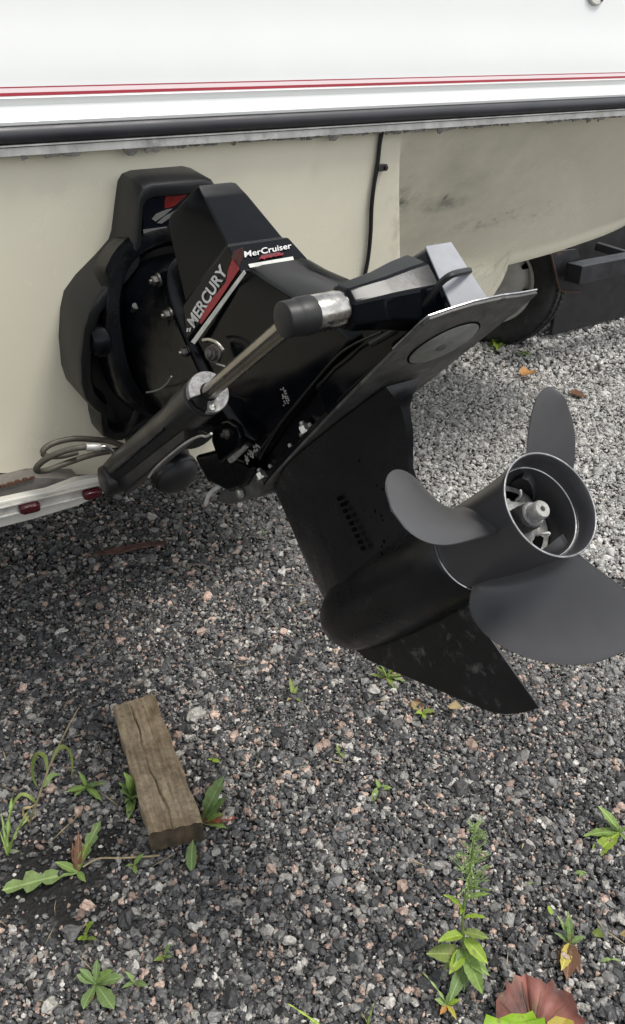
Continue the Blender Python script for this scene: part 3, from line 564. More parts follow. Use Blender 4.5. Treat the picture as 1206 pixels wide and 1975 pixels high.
# rear lobe
def lsec(a, ub, ut, hb2, ht):
    r = .012; pts = [(ub, -hb2), (ut-r, -ht), (ut-r*.3, -ht+r*.3), (ut, -ht+r), (ut, ht-r), (ut-r*.3, ht-r*.3), (ut-r, ht), (ub, hb2)]
    return [D(a, u, s) for u, s in pts]
up_.loft([lsec(-.20, .215, .385, .06, .05), lsec(-.15, .212, .358, .058, .046), lsec(-.11, .210, .338, .052, .040), lsec(-.05, .2085, .312, .043, .033), lsec(.0, .2085, .296, .034, .024), lsec(.030, .2085, .289, .029, .019)])
uh = obj('upper_housing', up_, 'paint', dr, bevel=.004, angle=34, segs=3)
obj('rear_face', MB().prism([D(.030, .209, -.0265), D(.030, .209, .0265), D(.030, .2875, .0180), D(.030, .2875, -.0180)], AX*.0022), 'rearface', uh, bevel=.001)
obj('skirt_edge', MB().tube([D(-.40, .2625, -.0645), D(-.25, .2622, -.0652), D(-.14, .2622, -.062), D(-.10, .2590, -.055), D(-.05, .244, -.050)], .0014, 6), 'matte', uh)
# mounting flange of the upper housing on the plate
fl = [(-.49, .02), (-.475, .036), (-.44, .046), (-.38, .053), (-.20, .058), (-.14, .058), (-.10, .056), (-.06, .05), (0, .04), (.03, .034)]
ring = [(a, -s) for a, s in fl]+[(a, s) for a, s in fl[::-1]]
obj('mounting_flange', MB().loft([[D(a, AV(a)+.0075, s) for a, s in ring], [D(a, AV(a)+.016, s) for a, s in ring]]), 'paint', uh, bevel=.002)
for px, py, uu in ((509, 925, .238), (592, 835, .231)):
    q = on_plane(px, py, D(0, uu, 0), UX); a = float(np.dot(q-OD, AX)); s_ = float(q[0]-X0)
    for sg in (1, -1): hexbolt(D(a, AV(a)+.014, s_*sg), UX, .0078, .013, 'nut', 'bolt', uh)
for a, s_ in ((-.47, -.04), (-.40, -.05), (-.32, -.053), (-.25, -.055)):
    obj('stud_end', MB().lathe([(0, .0028), (.004, .0028), (.0055, .001)], D(a, AV(a)+.016, s_), UX, 10), 'grease', uh)
gl = MB()
for k in range(26):
    a = -.258+RNG.normal(0, .006); u = .276+RNG.normal(0, .007); gl.lathe([(-.0012, .0002), (0, .0013), (.0008, .0006)], D(a, u+.004, -.0655), -SX, 7)
for k in range(40):
    a = -.415+RNG.uniform(-.03, .03); gl.lathe([(-.0012, .0002), (0, .0024), (.0012, .0008)], D(a, .272+RNG.normal(0, .003), -.060), -SX, 7)
obj('salt_crust', gl, 'grease', uh)['kind'] = 'stuff'
# anchor boss, bush and cap for the trim ram pin
PA, PU = -.005, .257
def bsec(s, wa, wu, da=0, du=0): 
    q = .35
    return [D(PA+da+x*wa, PU+du+y*wu, s) for x, y in ((-1, -q), (-q, -1), (q, -1), (1, -q), (1, q), (q, 1), (-q, 1), (-1, q))]
bo = MB().loft([bsec(-.020, .034, .040), bsec(-.045, .031, .036), bsec(-.075, .026, .029), bsec(-.118, .0215, .023), bsec(-.122, .0195, .0205)])
obj('ram_anchor', bo, 'paint', uh, bevel=.003, segs=3)
obj('chrome_bush', MB().cyl(D(PA, PU, -.121), D(PA, PU, -.1575), .0182, n=36, bev=.0015), 'chrome', uh)
obj('pin_cap', MB().lathe([(0, .0180), (.003, .0188), (.016, .0188), (.021, .0172), (.0235, .012), (.0245, .001)], D(PA, PU, -.156), -SX, 36), 'rubber', uh)
# hose strapped over the lobe
hp = [(905, 522), (895, 524), (872, 530), (851, 545), (833, 570), (806, 600), (778, 625), (745, 648), (715, 664)]
hs_s = [.022, .0, -.026, -.034, -.038, -.042, -.047, -.053, -.060]
obj('speedometer_hose', MB().tube([on_plane(p[0], p[1], D(0, 0, s), SX) for p, s in zip(hp, hs_s)], .0036, 8), 'rubber', uh)
# drain and clamp on the port side
q = on_plane(417, 682, D(0, 0, -.088), SX)
cl_ = obj('oil_fitting', MB().lathe([(0, .013), (.005, .013), (.006, .010), (.012, .010), (.013, .007), (.016, .006)], q, -SX+AX*.4, 20), 'oldbolt', uh)
obj('hose_clamp', MB().tube([on_plane(p[0], p[1], D(0, 0, -.094), SX) for p in [(392, 656), (405, 655), (420, 662), (432, 676)]], .0022, 8), 'bolt', uh)
obj('wire', MB().tube([on_plane(p[0], p[1], D(0, 0, -.092), SX) for p in [(408, 694), (420, 702), (432, 706), (442, 712)]], .0013, 6), 'alu', uh)
# cooling water cover, zinc wedge and crank below the flange
cv = [(425, 812), (452, 806), (468, 818), (476, 842), (474, 862), (437, 890), (428, 868), (420, 845)]
obj('side_cover', MB().prism([on_plane(p[0], p[1], D(0, 0, -.072), SX) for p in cv], (-.012, 0, 0)), 'paint', uh, bevel=.004, segs=3)
obj('zinc_block', MB().prism([on_plane(p[0], p[1], D(0, 0, -.07), SX) for p in [(446, 884), (474, 856), (482, 862), (452, 892)]], (-.008, 0, 0)), 'grease', uh, bevel=.002)
fr = [(372, 880), (420, 870), (470, 888), (488, 905), (470, 938), (440, 950), (400, 930)]
obj('front_casting', MB().prism([on_plane(p[0], p[1], D(0, 0, -.055), SX) for p in fr], (.10, 0, 0)), 'dark', uh, bevel=.008, segs=3)
lo_ = [(440, 925), (478, 895), (505, 930), (498, 960), (440, 975), (412, 968)]
obj('tie_bracket', MB().prism([on_plane(p[0], p[1], D(0, 0, -.045), SX) for p in lo_], (.06, 0, 0)), 'plate', uh, bevel=.008, segs=3)
obj('tie_bolt', MB().lathe([(0, .008), (.006, .008), (.008, .004)], on_plane(466, 950, D(0, 0, -.05), SX), -SX, 6), 'bolt', uh)
obj('speedometer_tube', MB().tube([on_plane(p[0], p[1], D(0, 0, -.05), SX) for p in [(398, 970), (402, 957), (411, 946), (424, 938)]], .0038, 8), 'letter', uh)

# --- cowl on top with decals
P_ = {'ba': (-.245, .052), 'bf': (-.395, .086)}
def csec(u, aa, ha, af, hf, e=0.0, rnd=.10):
    return [D(a, u, s) for a, s in ((aa+e, -ha-e*.7), (af+(aa-af)*.5, -(ha+hf)/2-e), (af, -hf-e), (af-.03-e, -hf*.6), (af-.03-e, hf*.6), (af, hf+e), (af+(aa-af)*.5, (ha+hf)/2+e), (aa+e, ha+e*.7))]
cw = MB().loft([csec(.456, -.247, .052, -.395, .085, .002), csec(.460, -.245, .052, -.395, .085, .005), csec(.508, -.2555, .0455, -.383, .0735, .005), csec(.513, -.2565, .0448, -.381, .0725, .0), csec(.60, -.272, .034, -.352, .066), csec(.628, -.279, .030, -.345, .060), csec(.634, -.284, .026, -.342, .055)])
cowl = obj('cowl', cw, 'paint', dr, bevel=.004, angle=30, segs=3)
e = .005
A0, A1, A2 = D(-.245+e, .460, -.052-e*.7), D(-.395, .460, -.085-e), D(-.2555+e, .508, -.0455-e*.7)
nP = np.cross(A1-A0, A2-A0); nP /= np.linalg.norm(nP); nP = nP if np.dot(nP, CAM-A0) > 0 else -nP
B0_, B1_, B2_ = A0, D(-.245+e, .460, .052+e*.7), A2
nA = np.cross(B1_-B0_, B2_-B0_); nA /= np.linalg.norm(nA); nA = nA if np.dot(nA, CAM-B0_) > 0 else -nA
def dp(px, py, off=.0012): return on_plane(px, py, A0+nP*off, nP)
def da(px, py, off=.0012): return on_plane(px, py, B0_+nA*off, nA)
def decal(name, pts, fn, nrm, m): return obj(name, MB().prism([fn(*p) for p in pts], nrm*.0005), m, cowl)
decal('decal_stripe', [(471, 521), (475, 527), (376, 664), (369, 659)], dp, nP, 'stripew')
decal('decal_wedge', [(436, 545), (441, 520), (449, 500), (458, 503), (462, 520), (422, 580), (389, 625), (385, 622), (396, 592)], dp, nP, 'decred')
decal('decal_wedge', [(447, 497), (452, 484), (468, 477), (472, 492), (461, 515)], dp, nP, 'decfade')
o0 = dp(374, 634, .0013); o1 = dp(440, 524, .0013)
mb_, w_ = text_mb('MERCURY', .0262, (0, 0, 0), (1, 0, 0), (0, 1, 0), bold=.022)
sx = np.linalg.norm(o1-o0)/w_
exl = (o1-o0)/np.linalg.norm(o1-o0); eyl = np.cross(nP, exl); eyl = eyl if eyl[2] > 0 or np.dot(eyl, AX) < 0 else -eyl
pu = dp(360, 618, .0013)-o0
eyl = pu/np.linalg.norm(pu)
# letters stand along the decal, leaning like the print
mb2 = MB(); mb2.add([o0+exl*v[0]*sx+eyl*(v[1]*1.3)+nP*(v[2]) for v in mb_.v], mb_.f)
obj('lettering', mb2, 'letter', cowl, smooth=False)
decal('decal_tick', [(361, 633), (364, 633), (363, 640), (360, 640)], dp, nP, 'letter'); decal('decal_tick', [(366, 633), (369, 632), (368, 639), (365, 640)], dp, nP, 'letter')
decal('decal_stripe', [(479, 510), (565, 495), (567, 502), (482, 517)], da, nA, 'stripew')
decal('decal_wedge', [(500, 500), (505, 492), (540, 486), (543, 492), (530, 495)], da, nA, 'decfade')
o0 = da(471, 497); o1 = da(563, 479)
mb_, w_ = text_mb('MerCruiser', .0175, (0, 0, 0), (1, 0, 0), (0, 1, 0), bold=.012)
exl = (o1-o0)/np.linalg.norm(o1-o0); pu = da(469, 480)-o0; eyl = pu/np.linalg.norm(pu); sx = np.linalg.norm(o1-o0)/w_
mb2 = MB().add([o0+exl*v[0]*sx+eyl*v[1]*.95+nA*v[2] for v in mb_.v], mb_.f); obj('lettering', mb2, 'letter', cowl, smooth=False)
mb_, w_ = text_mb('Alpha One', .0095, (0, 0, 0), (1, 0, 0), (0, 1, 0), bold=.02, shear=.3)
o0 = da(500, 501, .0018); o1 = da(547, 492, .0018); exl = (o1-o0)/np.linalg.norm(o1-o0); sx = np.linalg.norm(o1-o0)/w_
mb2 = MB().add([o0+exl*v[0]*sx+eyl*v[1]*.9+nA*v[2] for v in mb_.v], mb_.f); obj('lettering', mb2, 'decred', cowl, smooth=False)

# --- lower unit
N_ = 22
def strut(u, le, te, h, th, dele=0.0):
    pt = []
    for k in range(N_+1):
        x = (k/N_)**1.6; L_ = te-le
        sh = math.sqrt(min(x/.42, 1))*(1-.12*(1-min(x/.42, 1))) if x < .42 else 1-(1-th/h)*((x-.42)/.58)**1.7
        pt.append((le+x*L_, h*sh))
    return [D(a, u, -s) for a, s in pt]+[D(a, u, s) for a, s in pt[::-1]]
def strut_top(u, *k):
    w = float(smooth01(np.array(u), .10, .19)); return [p+UX*w*(.05*(.045-float(np.dot(p-OD, AX)))) for p in strut(u, *k)]
lu = MB().loft([strut_top(.1985, -.497, -.115, .058, .026), strut_top(.192, -.498, -.118, .055, .022), strut_top(.182, -.500, -.126, .050, .012), strut_top(.172, -.502, -.133, .0455, .006), strut(.155, -.505, -.145, .0425, .005), strut(.12, -.509, -.175, .040, .004), strut(.06, -.508, -.188, .0395, .004), strut(.0, -.500, -.19, .042, .006)])
lw = obj('lower_unit', lu, 'paint2', dr, angle=50)
obj('gearcase', MB().lathe([(-.505, .001), (-.504, .012), (-.500, .023), (-.491, .034), (-.476, .044), (-.452, .0515), (-.42, .0565), (-.38, .0590), (-.33, .0600), (-.26, .0590), (-.2, .0568), (-.142, .0535), (-.139, .051)], D(0, 0, 0), AX, 64), 'paint2', lw)
# skeg: tapering plate
sk = [(-.475, -.045), (-.452, -.068), (-.38, -.108), (-.30, -.152), (-.244, -.182), (-.22, -.190), (-.190, -.193), (-.161, -.192), (-.178, -.12), (-.193, -.045)]
def skh(a, u): return .0105*(1-.62*min(1, max(0, (-u-.05)/.15)))*min(1, max(.14, (-.15-a)/.10))
ringp = [D(a, u, -skh(a, u)) for a, u in sk]; rings = [D(a, u, skh(a, u)) for a, u in sk]
mid_ = [D(a-.0006, u-.0006, 0) for a, u in sk]
obj('skeg', MB().loft([ringp, rings]), 'skegp', lw, bevel=.0022)
# anti-ventilation plate
pl = [(-.50, .02), (-.48, .036), (-.44, .046), (-.38, .054), (-.28, .061), (-.16, .068), (-.08, .0715), (.034, .0725), (.043, .0700), (.050, .045), (.054, .02)]
ring = [(a, -s) for a, s in pl]+[(a+(.006 if s > .06 and a > .03 else 0), s*(1.07 if a > -.05 else 1)) for a, s in pl[::-1]]
ap = obj('cavitation_plate', MB().loft([[D(a, AV(a)+.0018, s) for a, s in ring], [D(a, AV(a)+.0062, s) for a, s in ring]]), 'plate', lw, bevel=.0012)
dcx = MB().lathe([(0, .0405), (.0015, .0405), (.0025, .0385)], D(-.028, AV(-.028)+.0018, 0), -UX-AX*.05, 44)
dc = obj('anode_disc', dcx, 'disc', ap); obj('disc_seam', MB().lathe([(0, .0425), (.0008, .0425), (.0008, .0405)], D(-.028, AV(-.028)+.0017, 0), -UX-AX*.05, 44), 'black', ap)
obj('disc_screw', MB().lathe([(0, .006), (.0012, .006), (.0006, .002)], D(-.033, AV(-.033)-.0008, -.001), -UX, 10), 'plate', dc)
obj('worn_edge', MB().tube([D(-.02, AV(-.02)+.006, -.0727), D(.034, AV(.034)+.006, -.0730), D(.0436, AV(.04)+.006, -.0702), D(.0507, AV(.05)+.006, -.045), D(.0547, AV(.05)+.006, -.02), D(.0547, AV(.05)+.006, .02), D(.0510, AV(.05)+.006, .048), D(.0495, AV(.05)+.006, .0755)], .0011, 6, smooth=False), 'bare', ap)
# intake slots down the side
for k in range(9):
    t = k/8; p = on_plane(653+t*46, 962+t*96, D(0, 0, -.0395), SX); r0 = .0030
    obj('intake_slot', MB().lathe([(-.004, r0), (.0009, r0), (.0010, r0*.6)], p, -SX, 10), 'black', lw)
pk = MB()
for k in range(30):
    px, py = 735+RNG.normal(0, 30)+RNG.uniform(-14, 40), 900+RNG.uniform(-75, 190); p = on_plane(px, py, D(0, 0, -.0400), SX)
    if np.dot(p-OD, AX) > -.19: continue
    pk.lathe([(0, .0014+abs(RNG.normal(0, .0012))), (.0012, .0012)], p+np.array([.0008, 0, 0]), -SX, 7)
obj('paint_chip', pk, 'black', lw)['kind'] = 'stuff'

# --- propeller
pp = obj('propeller', MB().lathe([(-.137, .0495), (-.134, .0505), (-.10, .0498), (-.06, .0498), (-.03, .0518), (-.008, .0545), (0, .0560), (.0012, .0555), (.0012, .0545), (0, .0535), (-.012, .0518), (-.022, .0508), (-.0225, .0485), (-.05, .047), (-.135, .046)], D(0, 0, 0), AX, 72, cap=False), 'prop', dr, angle=45)
def ringt(a, r, t, name, m, par=pp): return obj(name, MB().loft([[D(a+t*math.cos(w), (r+t*math.sin(w))*math.cos(q), (r+t*math.sin(w))*math.sin(q)) for w in np.linspace(0, 2*math.pi, 7)[:-1]] for q in np.linspace(0, 2*math.pi, 73)], cap=False), m, par)
ringt(.0004, .0552, .0011, 'worn_rim', 'bare'); ringt(-.0222, .0493, .0008, 'inner_step', 'bare'); ringt(-.137, .0508, .0011, 'front_rim', 'bare')
TH0, PIT, C0, K1, K2, PW, RK, SK1, SK2, PA0, PR, RK2 = -2.47, .5177, .1161, .8904, -.387, 2.928, .0721, -.0359, .0778, -.0803, .1657, 1.7872
for kb, th in enumerate((-60, 60, 180)):
    nr, nt_ = 34, 21; xi = np.linspace(-.09, 1, nr); xi[-1] = .9995; tt = np.sin(np.linspace(-math.pi/2, math.pi/2, nt_))
    r = .050+(PR-.050)*xi; xc_ = np.clip(xi, 0, 1); phi = np.arctan(PIT/(2*math.pi*np.maximum(r, .046)))
    c = C0*(1+K1*xc_+K2*xc_**2)*np.sqrt(np.clip(1-xc_**PW, 0, 1)); mid = SK1*xc_+SK2*xc_**2
    w = mid[:, None]+tt[None]*c[:, None]/2; ang = math.radians(th+TH0)+w*np.cos(phi)[:, None]/r[:, None]
    a = PA0+RK*(r-.05)[:, None]+RK2*((r-.05)**2)[:, None]+w*np.sin(phi)[:, None]
    Pm = np.stack([a, r[:, None]*np.cos(ang), -r[:, None]*np.sin(ang)], -1)
    du_ = np.gradient(Pm, axis=0); dv_ = np.gradient(Pm, axis=1); nn = np.cross(du_, dv_); nn /= (np.linalg.norm(nn, axis=-1, keepdims=True)+1e-9)
    thk = (.0048*(1-.75*xc_)+.016*np.exp(-np.maximum(r-.05, -.002)/.0065)*.5)[:, None]*np.sqrt(np.clip(1-tt**2, .05, 1))[None]
    Fr, Bk = Pm+nn*thk[..., None], Pm-nn*thk[..., None]
    bm_ = MB(); o_ = 0
    for S_ in (Fr, Bk):
        bm_.add([D(*p) for p in S_.reshape(-1, 3)], [(i*nt_+j, i*nt_+j+1, (i+1)*nt_+j+1, (i+1)*nt_+j) for i in range(nr-1) for j in range(nt_-1)])
    n2 = nr*nt_; edge = [(i, 0) for i in range(nr)]+[(nr-1, j) for j in range(1, nt_)]+[(i, nt_-1) for i in range(nr-2, -1, -1)]
    for (i, j), (k, l) in zip(edge[:-1], edge[1:]): bm_.f.append((i*nt_+j, k*nt_+l, n2+k*nt_+l, n2+i*nt_+j))
    blade = obj('blade', bm_, 'prop', pp, angle=75)
# inner hub with ribs, tab washer, nut and shaft
ih = obj('inner_hub', MB().lathe([(-.13, .030), (-.062, .030), (-.060, .028), (-.060, .012)], D(0, 0, 0), AX, 40), 'black', pp)
for k in range(3):
    t = math.radians(k*120+20); e_ = UX*math.cos(t)+SX*math.sin(t); obj('rib', MB().box(D(-.10, 0, 0)+e_*.038, AX*.025, e_*.010, np.cross(AX, e_)*.003), 'black', pp)
cr = obj('hub_carrier', MB().lathe([(-.066, .0455), (-.062, .0455), (-.061, .043), (-.063, .036), (-.063, .020)], D(0, 0, 0), AX, 48), 'grease', pp)
for k in range(6):
    t0 = math.radians(k*60+6); t1 = t0+math.radians(42); P_h = [(r_, t0+(t1-t0)*q) for r_, q in ((.031, 0), (.0405, .08), (.0415, .5), (.0405, .92), (.031, 1), (.0295, .5))]
    obj('carrier_opening', MB().prism([D(-.0632, r_*math.cos(t), r_*math.sin(t)) for r_, t in P_h], AX*.0012), 'black', cr)
wz = []; 
for k in range(72):
    t = 2*math.pi*k/72; r = .0245+.0035*(math.cos(6*t) > .2); wz.append((r*math.cos(t), r*math.sin(t)))
tw = MB().loft([[D(-.058, x, y) for x, y in wz], [D(-.0545, x, y) for x, y in wz]])
tab = obj('tab_washer', tw, 'grease', pp)
obj('thrust_ring', MB().lathe([(-.0545, .0225), (-.050, .0225), (-.049, .020), (-.049, .014)], D(0, 0, 0), AX, 30), 'zinc', tab)
for k in range(6):
    t = math.radians(60*k+25); e_ = UX*math.cos(t)+SX*math.sin(t); p = D(-.052, 0, 0)+e_*.0245
    obj('tab', MB().tube([p, p+AX*.008+e_*.002, p+AX*.012+e_*.006+np.cross(AX, e_)*.002, p+AX*.009+e_*.007], .0015, 6), 'letter', tab)
obj('propeller_nut', MB().lathe([(-.050, .0165), (-.036, .0165), (-.033, .0145), (-.031, .013)], D(0, 0, 0), AX, 6), 'oldbolt', pp, bevel=.001)
obj('nut_collar', MB().lathe([(-.034, .0135), (-.028, .0135), (-.0265, .012), (-.0265, .009)], D(0, 0, 0), AX, 28), 'zinc', pp)
obj('shaft_end', MB().lathe([(-.03, .0098), (-.0145, .0098), (-.0125, .0085), (-.0125, .0030), (-.018, .0026), (-.019, .0005)], D(0, 0, 0), AX, 28), 'grease', pp)

# --- trim rams
def ram(xs_, vis):
    lo = on_plane(228, 905, (X0-.174, 0, 0), SX); hi = D(PA, PU, -.174); lo = np.array([xs_, lo[1], lo[2]]); hi = np.array([xs_, hi[1], hi[2]])
    ax_ = (hi-lo); Lr = np.linalg.norm(ax_); ax_ /= Lr
    cpt = on_plane(408, 768, (X0-.174, 0, 0), SX); tc_ = float(np.dot(np.array([xs_, cpt[1], cpt[2]])-lo, ax_))
    side = np.array([1.0, 0, 0]); dn = np.cross(ax_, side); dn = dn if dn[2] < 0 else -dn
    b = MB().lathe([(-.030, .019), (-.025, .0225), (.02, .0238), (tc_*.74, .0238), (tc_*.82, .0262), (tc_-.018, .0262), (tc_-.016, .0245), (tc_-.010, .0245)], lo, ax_, 32)
    rm_ = obj('trim_ram', b, 'matte', dr, angle=40)
    obj('ram_rib', MB().prism([lo+ax_*.0+dn*.018-side*.012, lo+ax_*tc_*.82+dn*.020-side*.012, lo+ax_*tc_*.78+dn*.036-side*.010, lo+ax_*.02+dn*.044-side*.010], side*.02), 'matte', rm_, bevel=.004)
    obj('ram_eye', MB().cyl(lo-ax_*.012+dn*.012-side*.028, lo-ax_*.012+dn*.012+side*.028, .026, n=30, bev=.004), 'matte', rm_)
    obj('ram_seam', MB().tube([lo+ax_*.03-side*.0222+dn*.009, lo+ax_*tc_*.72-side*.0222+dn*.009], .0022, 6), 'dark', rm_)
    obj('rod_end', MB().cyl(hi-side*.016, hi+side*.016, .0175, n=30, bev=.002), 'rubber', rm_)
    obj('rod', MB().cyl(lo+ax_*(tc_-.01), hi-ax_*.012, .0098, n=28), 'rod', rm_)
    col_ = MB(); n = 30; out = []
    for k in range(n+1):
        t = math.radians(-60+300*k/n+(-55)); out.append((math.cos(t), math.sin(t)))
    prof = [(x*.0262, y*.0262) for x, y in out]+[(x*.0108, y*.0108) for x, y in out[::-1]]
    e2 = np.cross(ax_, side)
    cring = [[lo+ax_*(tc_-.010+t)+side*x+e2*y for x, y in prof] for t in (0, .010)]
    cl = obj('ram_collar', MB().loft(cring), 'zinc', rm_, bevel=.0015)
    obj('ram_gland', MB().cyl(lo+ax_*(tc_-.012), lo+ax_*(tc_-.004), .0225, n=24), 'dark', rm_)
    q = lo+ax_*(tc_)-side*.006*(1)-e2*.0
    q = lo+ax_*tc_+dn*.019-side*.003
    obj('collar_screw', MB().lathe([(0, .0045), (.002, .0045), (.003, .0025)], q, ax_, 14), 'bolt', cl)
    if vis:
        obj('bleed_pipe', MB().tube([on_plane(p[0], p[1], (xs_-.012, 0, 0), SX) for p in [(287, 921), (300, 903), (330, 876), (362, 852), (386, 841), (398, 842), (408, 836)]], .0016, 8), 'alu', rm_)
        h1 = [(240, 862), (215, 852), (185, 848), (145, 846), (112, 852), (90, 862), (83, 873), (92, 880), (120, 879), (150, 872)]
        h2 = [(180, 861), (150, 864), (118, 872), (88, 886), (72, 900), (72, 908), (92, 907), (130, 893), (175, 878), (215, 870), (246, 866)]
        for hpts, y0, y1 in ((h1, -.01, -.03), (h2, -.085, .0)):
            obj('hydraulic_hose', MB().tube([on_y(p[0], p[1], y0+(y1-y0)*i/(len(hpts)-1)) for i, p in enumerate(hpts)], .0052, 12), 'hose', rm_)
        f0, f1 = on_y(166, 863, -.085), on_y(194, 862, -.088)
        obj('hose_ferrule', MB().cyl(f0, f1, .0068, n=16, bev=.001), 'alu', rm_)
        obj('pipe_elbow', MB().tube([f1, on_y(205, 862, -.09), on_y(215, 869, -.09), on_y(221, 880, -.09), on_y(223, 888, -.09)], .0034, 10), 'bare', rm_)
    return rm_
ram(X0-.174, True)

# ================================================================ neighbouring trailer
tl = thing('neighbour_trailer', 'black rusty trailer frame parked to the right beyond the hull', 'trailer', (3.3, 1.2, 0))
wc = gnd(938, 664); WR = .30; WX = wc[0]; WY = wc[1]
def wheel(x, y, sgn, turn):
    o = np.array([x, y, WR-.012]); ax_ = np.array([math.cos(turn), math.sin(turn), 0.])*sgn; hz = np.array([-math.sin(turn), math.cos(turn), 0.])
    prof = [(.015, .175), (.0, .195), (-.012, .215), (-.016, .24), (-.008, .268), (.012, .287), (.03, .295), (.085, .298), (.14, .295), (.158, .287), (.178, .268), (.186, .24), (.18, .21), (.165, .18)]
    t = MB().lathe(prof, o, ax_, 72, cap=False); w = obj('wheel', t, 'tyre', tl)
    tb = MB()
    for k in range(72):
        for q, (x0_, x1_, ph) in enumerate(((.006, .044, 0), (.048, .082, .5), (.086, .12, 0), (.124, .164, .5))):
            a = 2*math.pi*(k+ph)/72; e_ = hz*math.cos(a)+Zz*math.sin(a); f_ = -hz*math.sin(a)+Zz*math.cos(a)
            rr = .296 if 0 < q < 3 else .288
            tb.box(o+ax_*(x0_+x1_)/2+e_*(rr+.003), ax_*(x1_-x0_)/2*.9, f_*.0085, e_*.005)
    obj('tread', tb, 'tyre', w)
    rp = MB().lathe([(.02, .178), (.004, .186), (.0, .182), (.006, .172), (.05, .168), (.06, .150), (.040, .12), (.028, .08), (.028, .045), (.0, .04), (-.006, .02), (-.006, .001)], o, ax_, 56, cap=False)
    rim_ = obj('rim', rp, 'rim', w)
    for k in range(8):
        a = 2*math.pi*(k+.3)/8; e_ = hz*math.cos(a)+Zz*math.sin(a); f_ = -hz*math.sin(a)+Zz*math.cos(a); c_ = o+ax_*.0545+e_*.148
        obj('rim_hole', MB().prism([c_+e_*.014-f_*.016-ax_*.012, c_+e_*.014+f_*.016-ax_*.012, c_-e_*.016+f_*.008-ax_*.022, c_-e_*.016-f_*.008-ax_*.022], ax_*.012), 'black', rim_)
wheel(WX, WY, 1, .42); wheel(WX+1.95, WY, -1, 0)
def tbox(name, p, q, w, h, m='frame', par=tl, bev=.004):
    p, q = np.array(p, float), np.array(q, float); dvec = (q-p)/2; d_ = dvec/np.linalg.norm(dvec); s_ = np.cross(d_, Zz); s_ /= np.linalg.norm(s_); u_ = np.cross(s_, d_)
    return obj(name, MB().box((p+q)/2, dvec, s_*w/2, u_*h/2), m, par, bevel=bev)
yb = WY-.42
p0 = on_y(1105, 528, yb); p1 = on_y(1300, 548, yb)
tbox('rear_beam', p0, (p0[0]+1.6, yb, p0[2]-.02), .08, .075)
hb_ = [on_y(*p, yb+.06) for p in [(1062, 485), (1078, 548), (1086, 562), (1120, 562), (1127, 555), (1130, 520), (1112, 480)]]
obj('hanger_plate', MB().prism(hb_, (0, .012, 0)), 'frame', tl, bevel=.003)
obj('hanger_edge', MB().tube([on_y(*p, yb+.055) for p in [(1063, 490), (1070, 520), (1077, 548), (1086, 562), (1118, 562)]], .004, 8), 'rust', tl)
for xx in (.12, 1.45): tbox('side_rail', (p0[0]+xx, yb+.1, p0[2]+.06), (p0[0]+xx, yb+3.4, p0[2]+.06), .06, .10)
q0 = on_y(1150, 474, yb+.25); q1 = on_y(1215, 494, yb+.1)
tbox('diagonal_strut', q0, q1+(q1-q0)*.8, .03, .035, 'frame')
tbox('cross_member', on_y(1150, 505, yb+.35), on_y(1290, 520, yb+.35), .07, .09, 'rust')
tbox('upright_post', on_y(1209, 500, yb+.5), on_y(1209, 420, yb+.5)+np.array([0, 0, .25]), .09, .05) if False else None
obj('winch_post', MB().box(on_y(1215, 455, yb+.6), (.05, 0, 0), (0, .05, 0), (0, 0, .16)), 'frame', tl, bevel=.004)
tbox('axle', (WX+.1, WY, .30), (WX+1.65, WY, .30), .06, .06)
tbox('shade_panel', (WX+.30, WY-.12, .255), (WX+1.8, WY-.12, .255), .02, .47, 'rubber')  # added dark panel, stands in for the deep shadow under the trailer
tbox('shade_box', (WX+.3, WY+.9, .30), (WX+1.5, WY+.9, .30), .7, .36, 'rubber')  # dark box added to deepen the shadow below the frame
obj('shade_deck', MB().box((WX+1.05, WY+1.4, .66), (.62, 0, 0), (0, 1.2, 0), (0, 0, .03)), 'frame', tl)  # unseen slab added to shade the ground beneath

# ================================================================ timber, bark strip
zt = .048
c_ = [gnd(218, 1362, zt), gnd(297, 1337, zt), gnd(392, 1585, zt), gnd(288, 1608, zt)]
wl = np.linalg.norm((c_[2]+c_[3])/2-(c_[0]+c_[1])/2)
wb = MB(); nL, nW = 70, 44
du = (c_[1]-c_[0]); rng2 = np.random.default_rng(3)
tops = []
for i in range(nL+1):
    t = i/nL; L0, R0 = c_[0]+(c_[3]-c_[0])*t, c_[1]+(c_[2]-c_[1])*t
    row = []
    for j in range(nW+1):
        s_ = j/nW; p = L0+(R0-L0)*s_; crack = .36+.07*t+.035*math.sin(t*9)+.012*math.sin(t*31); z = -.0075*math.exp(-((s_-crack)/.016)**2)*(.45+.55*math.sin(t*6+.4)**2)*(1 if t > .02 else .3)-.0016*math.exp(-((s_-.63-.03*math.sin(t*5))/.02)**2)
        edge = -.004*(max(0, .06-s_)/.06)**2-.004*(max(0, s_-.94)/.06)**2
        kx = .0012*math.sin(t*23)*(1 if j in (0, nW) else 0)
        endw = (.0012*math.sin(j*.55)+.0004*math.sin(j*2.3+1))*(1 if i in (0, nL) else 0)
        dent = -.003*max(0, math.sin(t*17+2))**6*(1 if j in (0, 1) else 0)-.0035*max(0, math.sin(t*11))**8*(1 if j >= nW-1 else 0)
        row.append(p+np.array([kx, endw, z+edge+dent+rng2.normal(0, .0003)]))
    tops.append(row)
ncr = nW+1
block = thing('timber_offcut', 'short weathered grey brown timber offcut with a split lying on the gravel', 'timber block', (c_[0]+c_[2])/2*np.array([1, 1, 0]))
wb.add([p for r_ in tops for p in r_], [(i*ncr+j, i*ncr+j+1, (i+1)*ncr+j+1, (i+1)*ncr+j) for i in range(nL) for j in range(nW)])
bot = lambda p: np.array([p[0], p[1], .003])
wb.loft([[r_[0] for r_ in tops], [bot(r_[0]) for r_ in tops]], cap=False, closed=False)
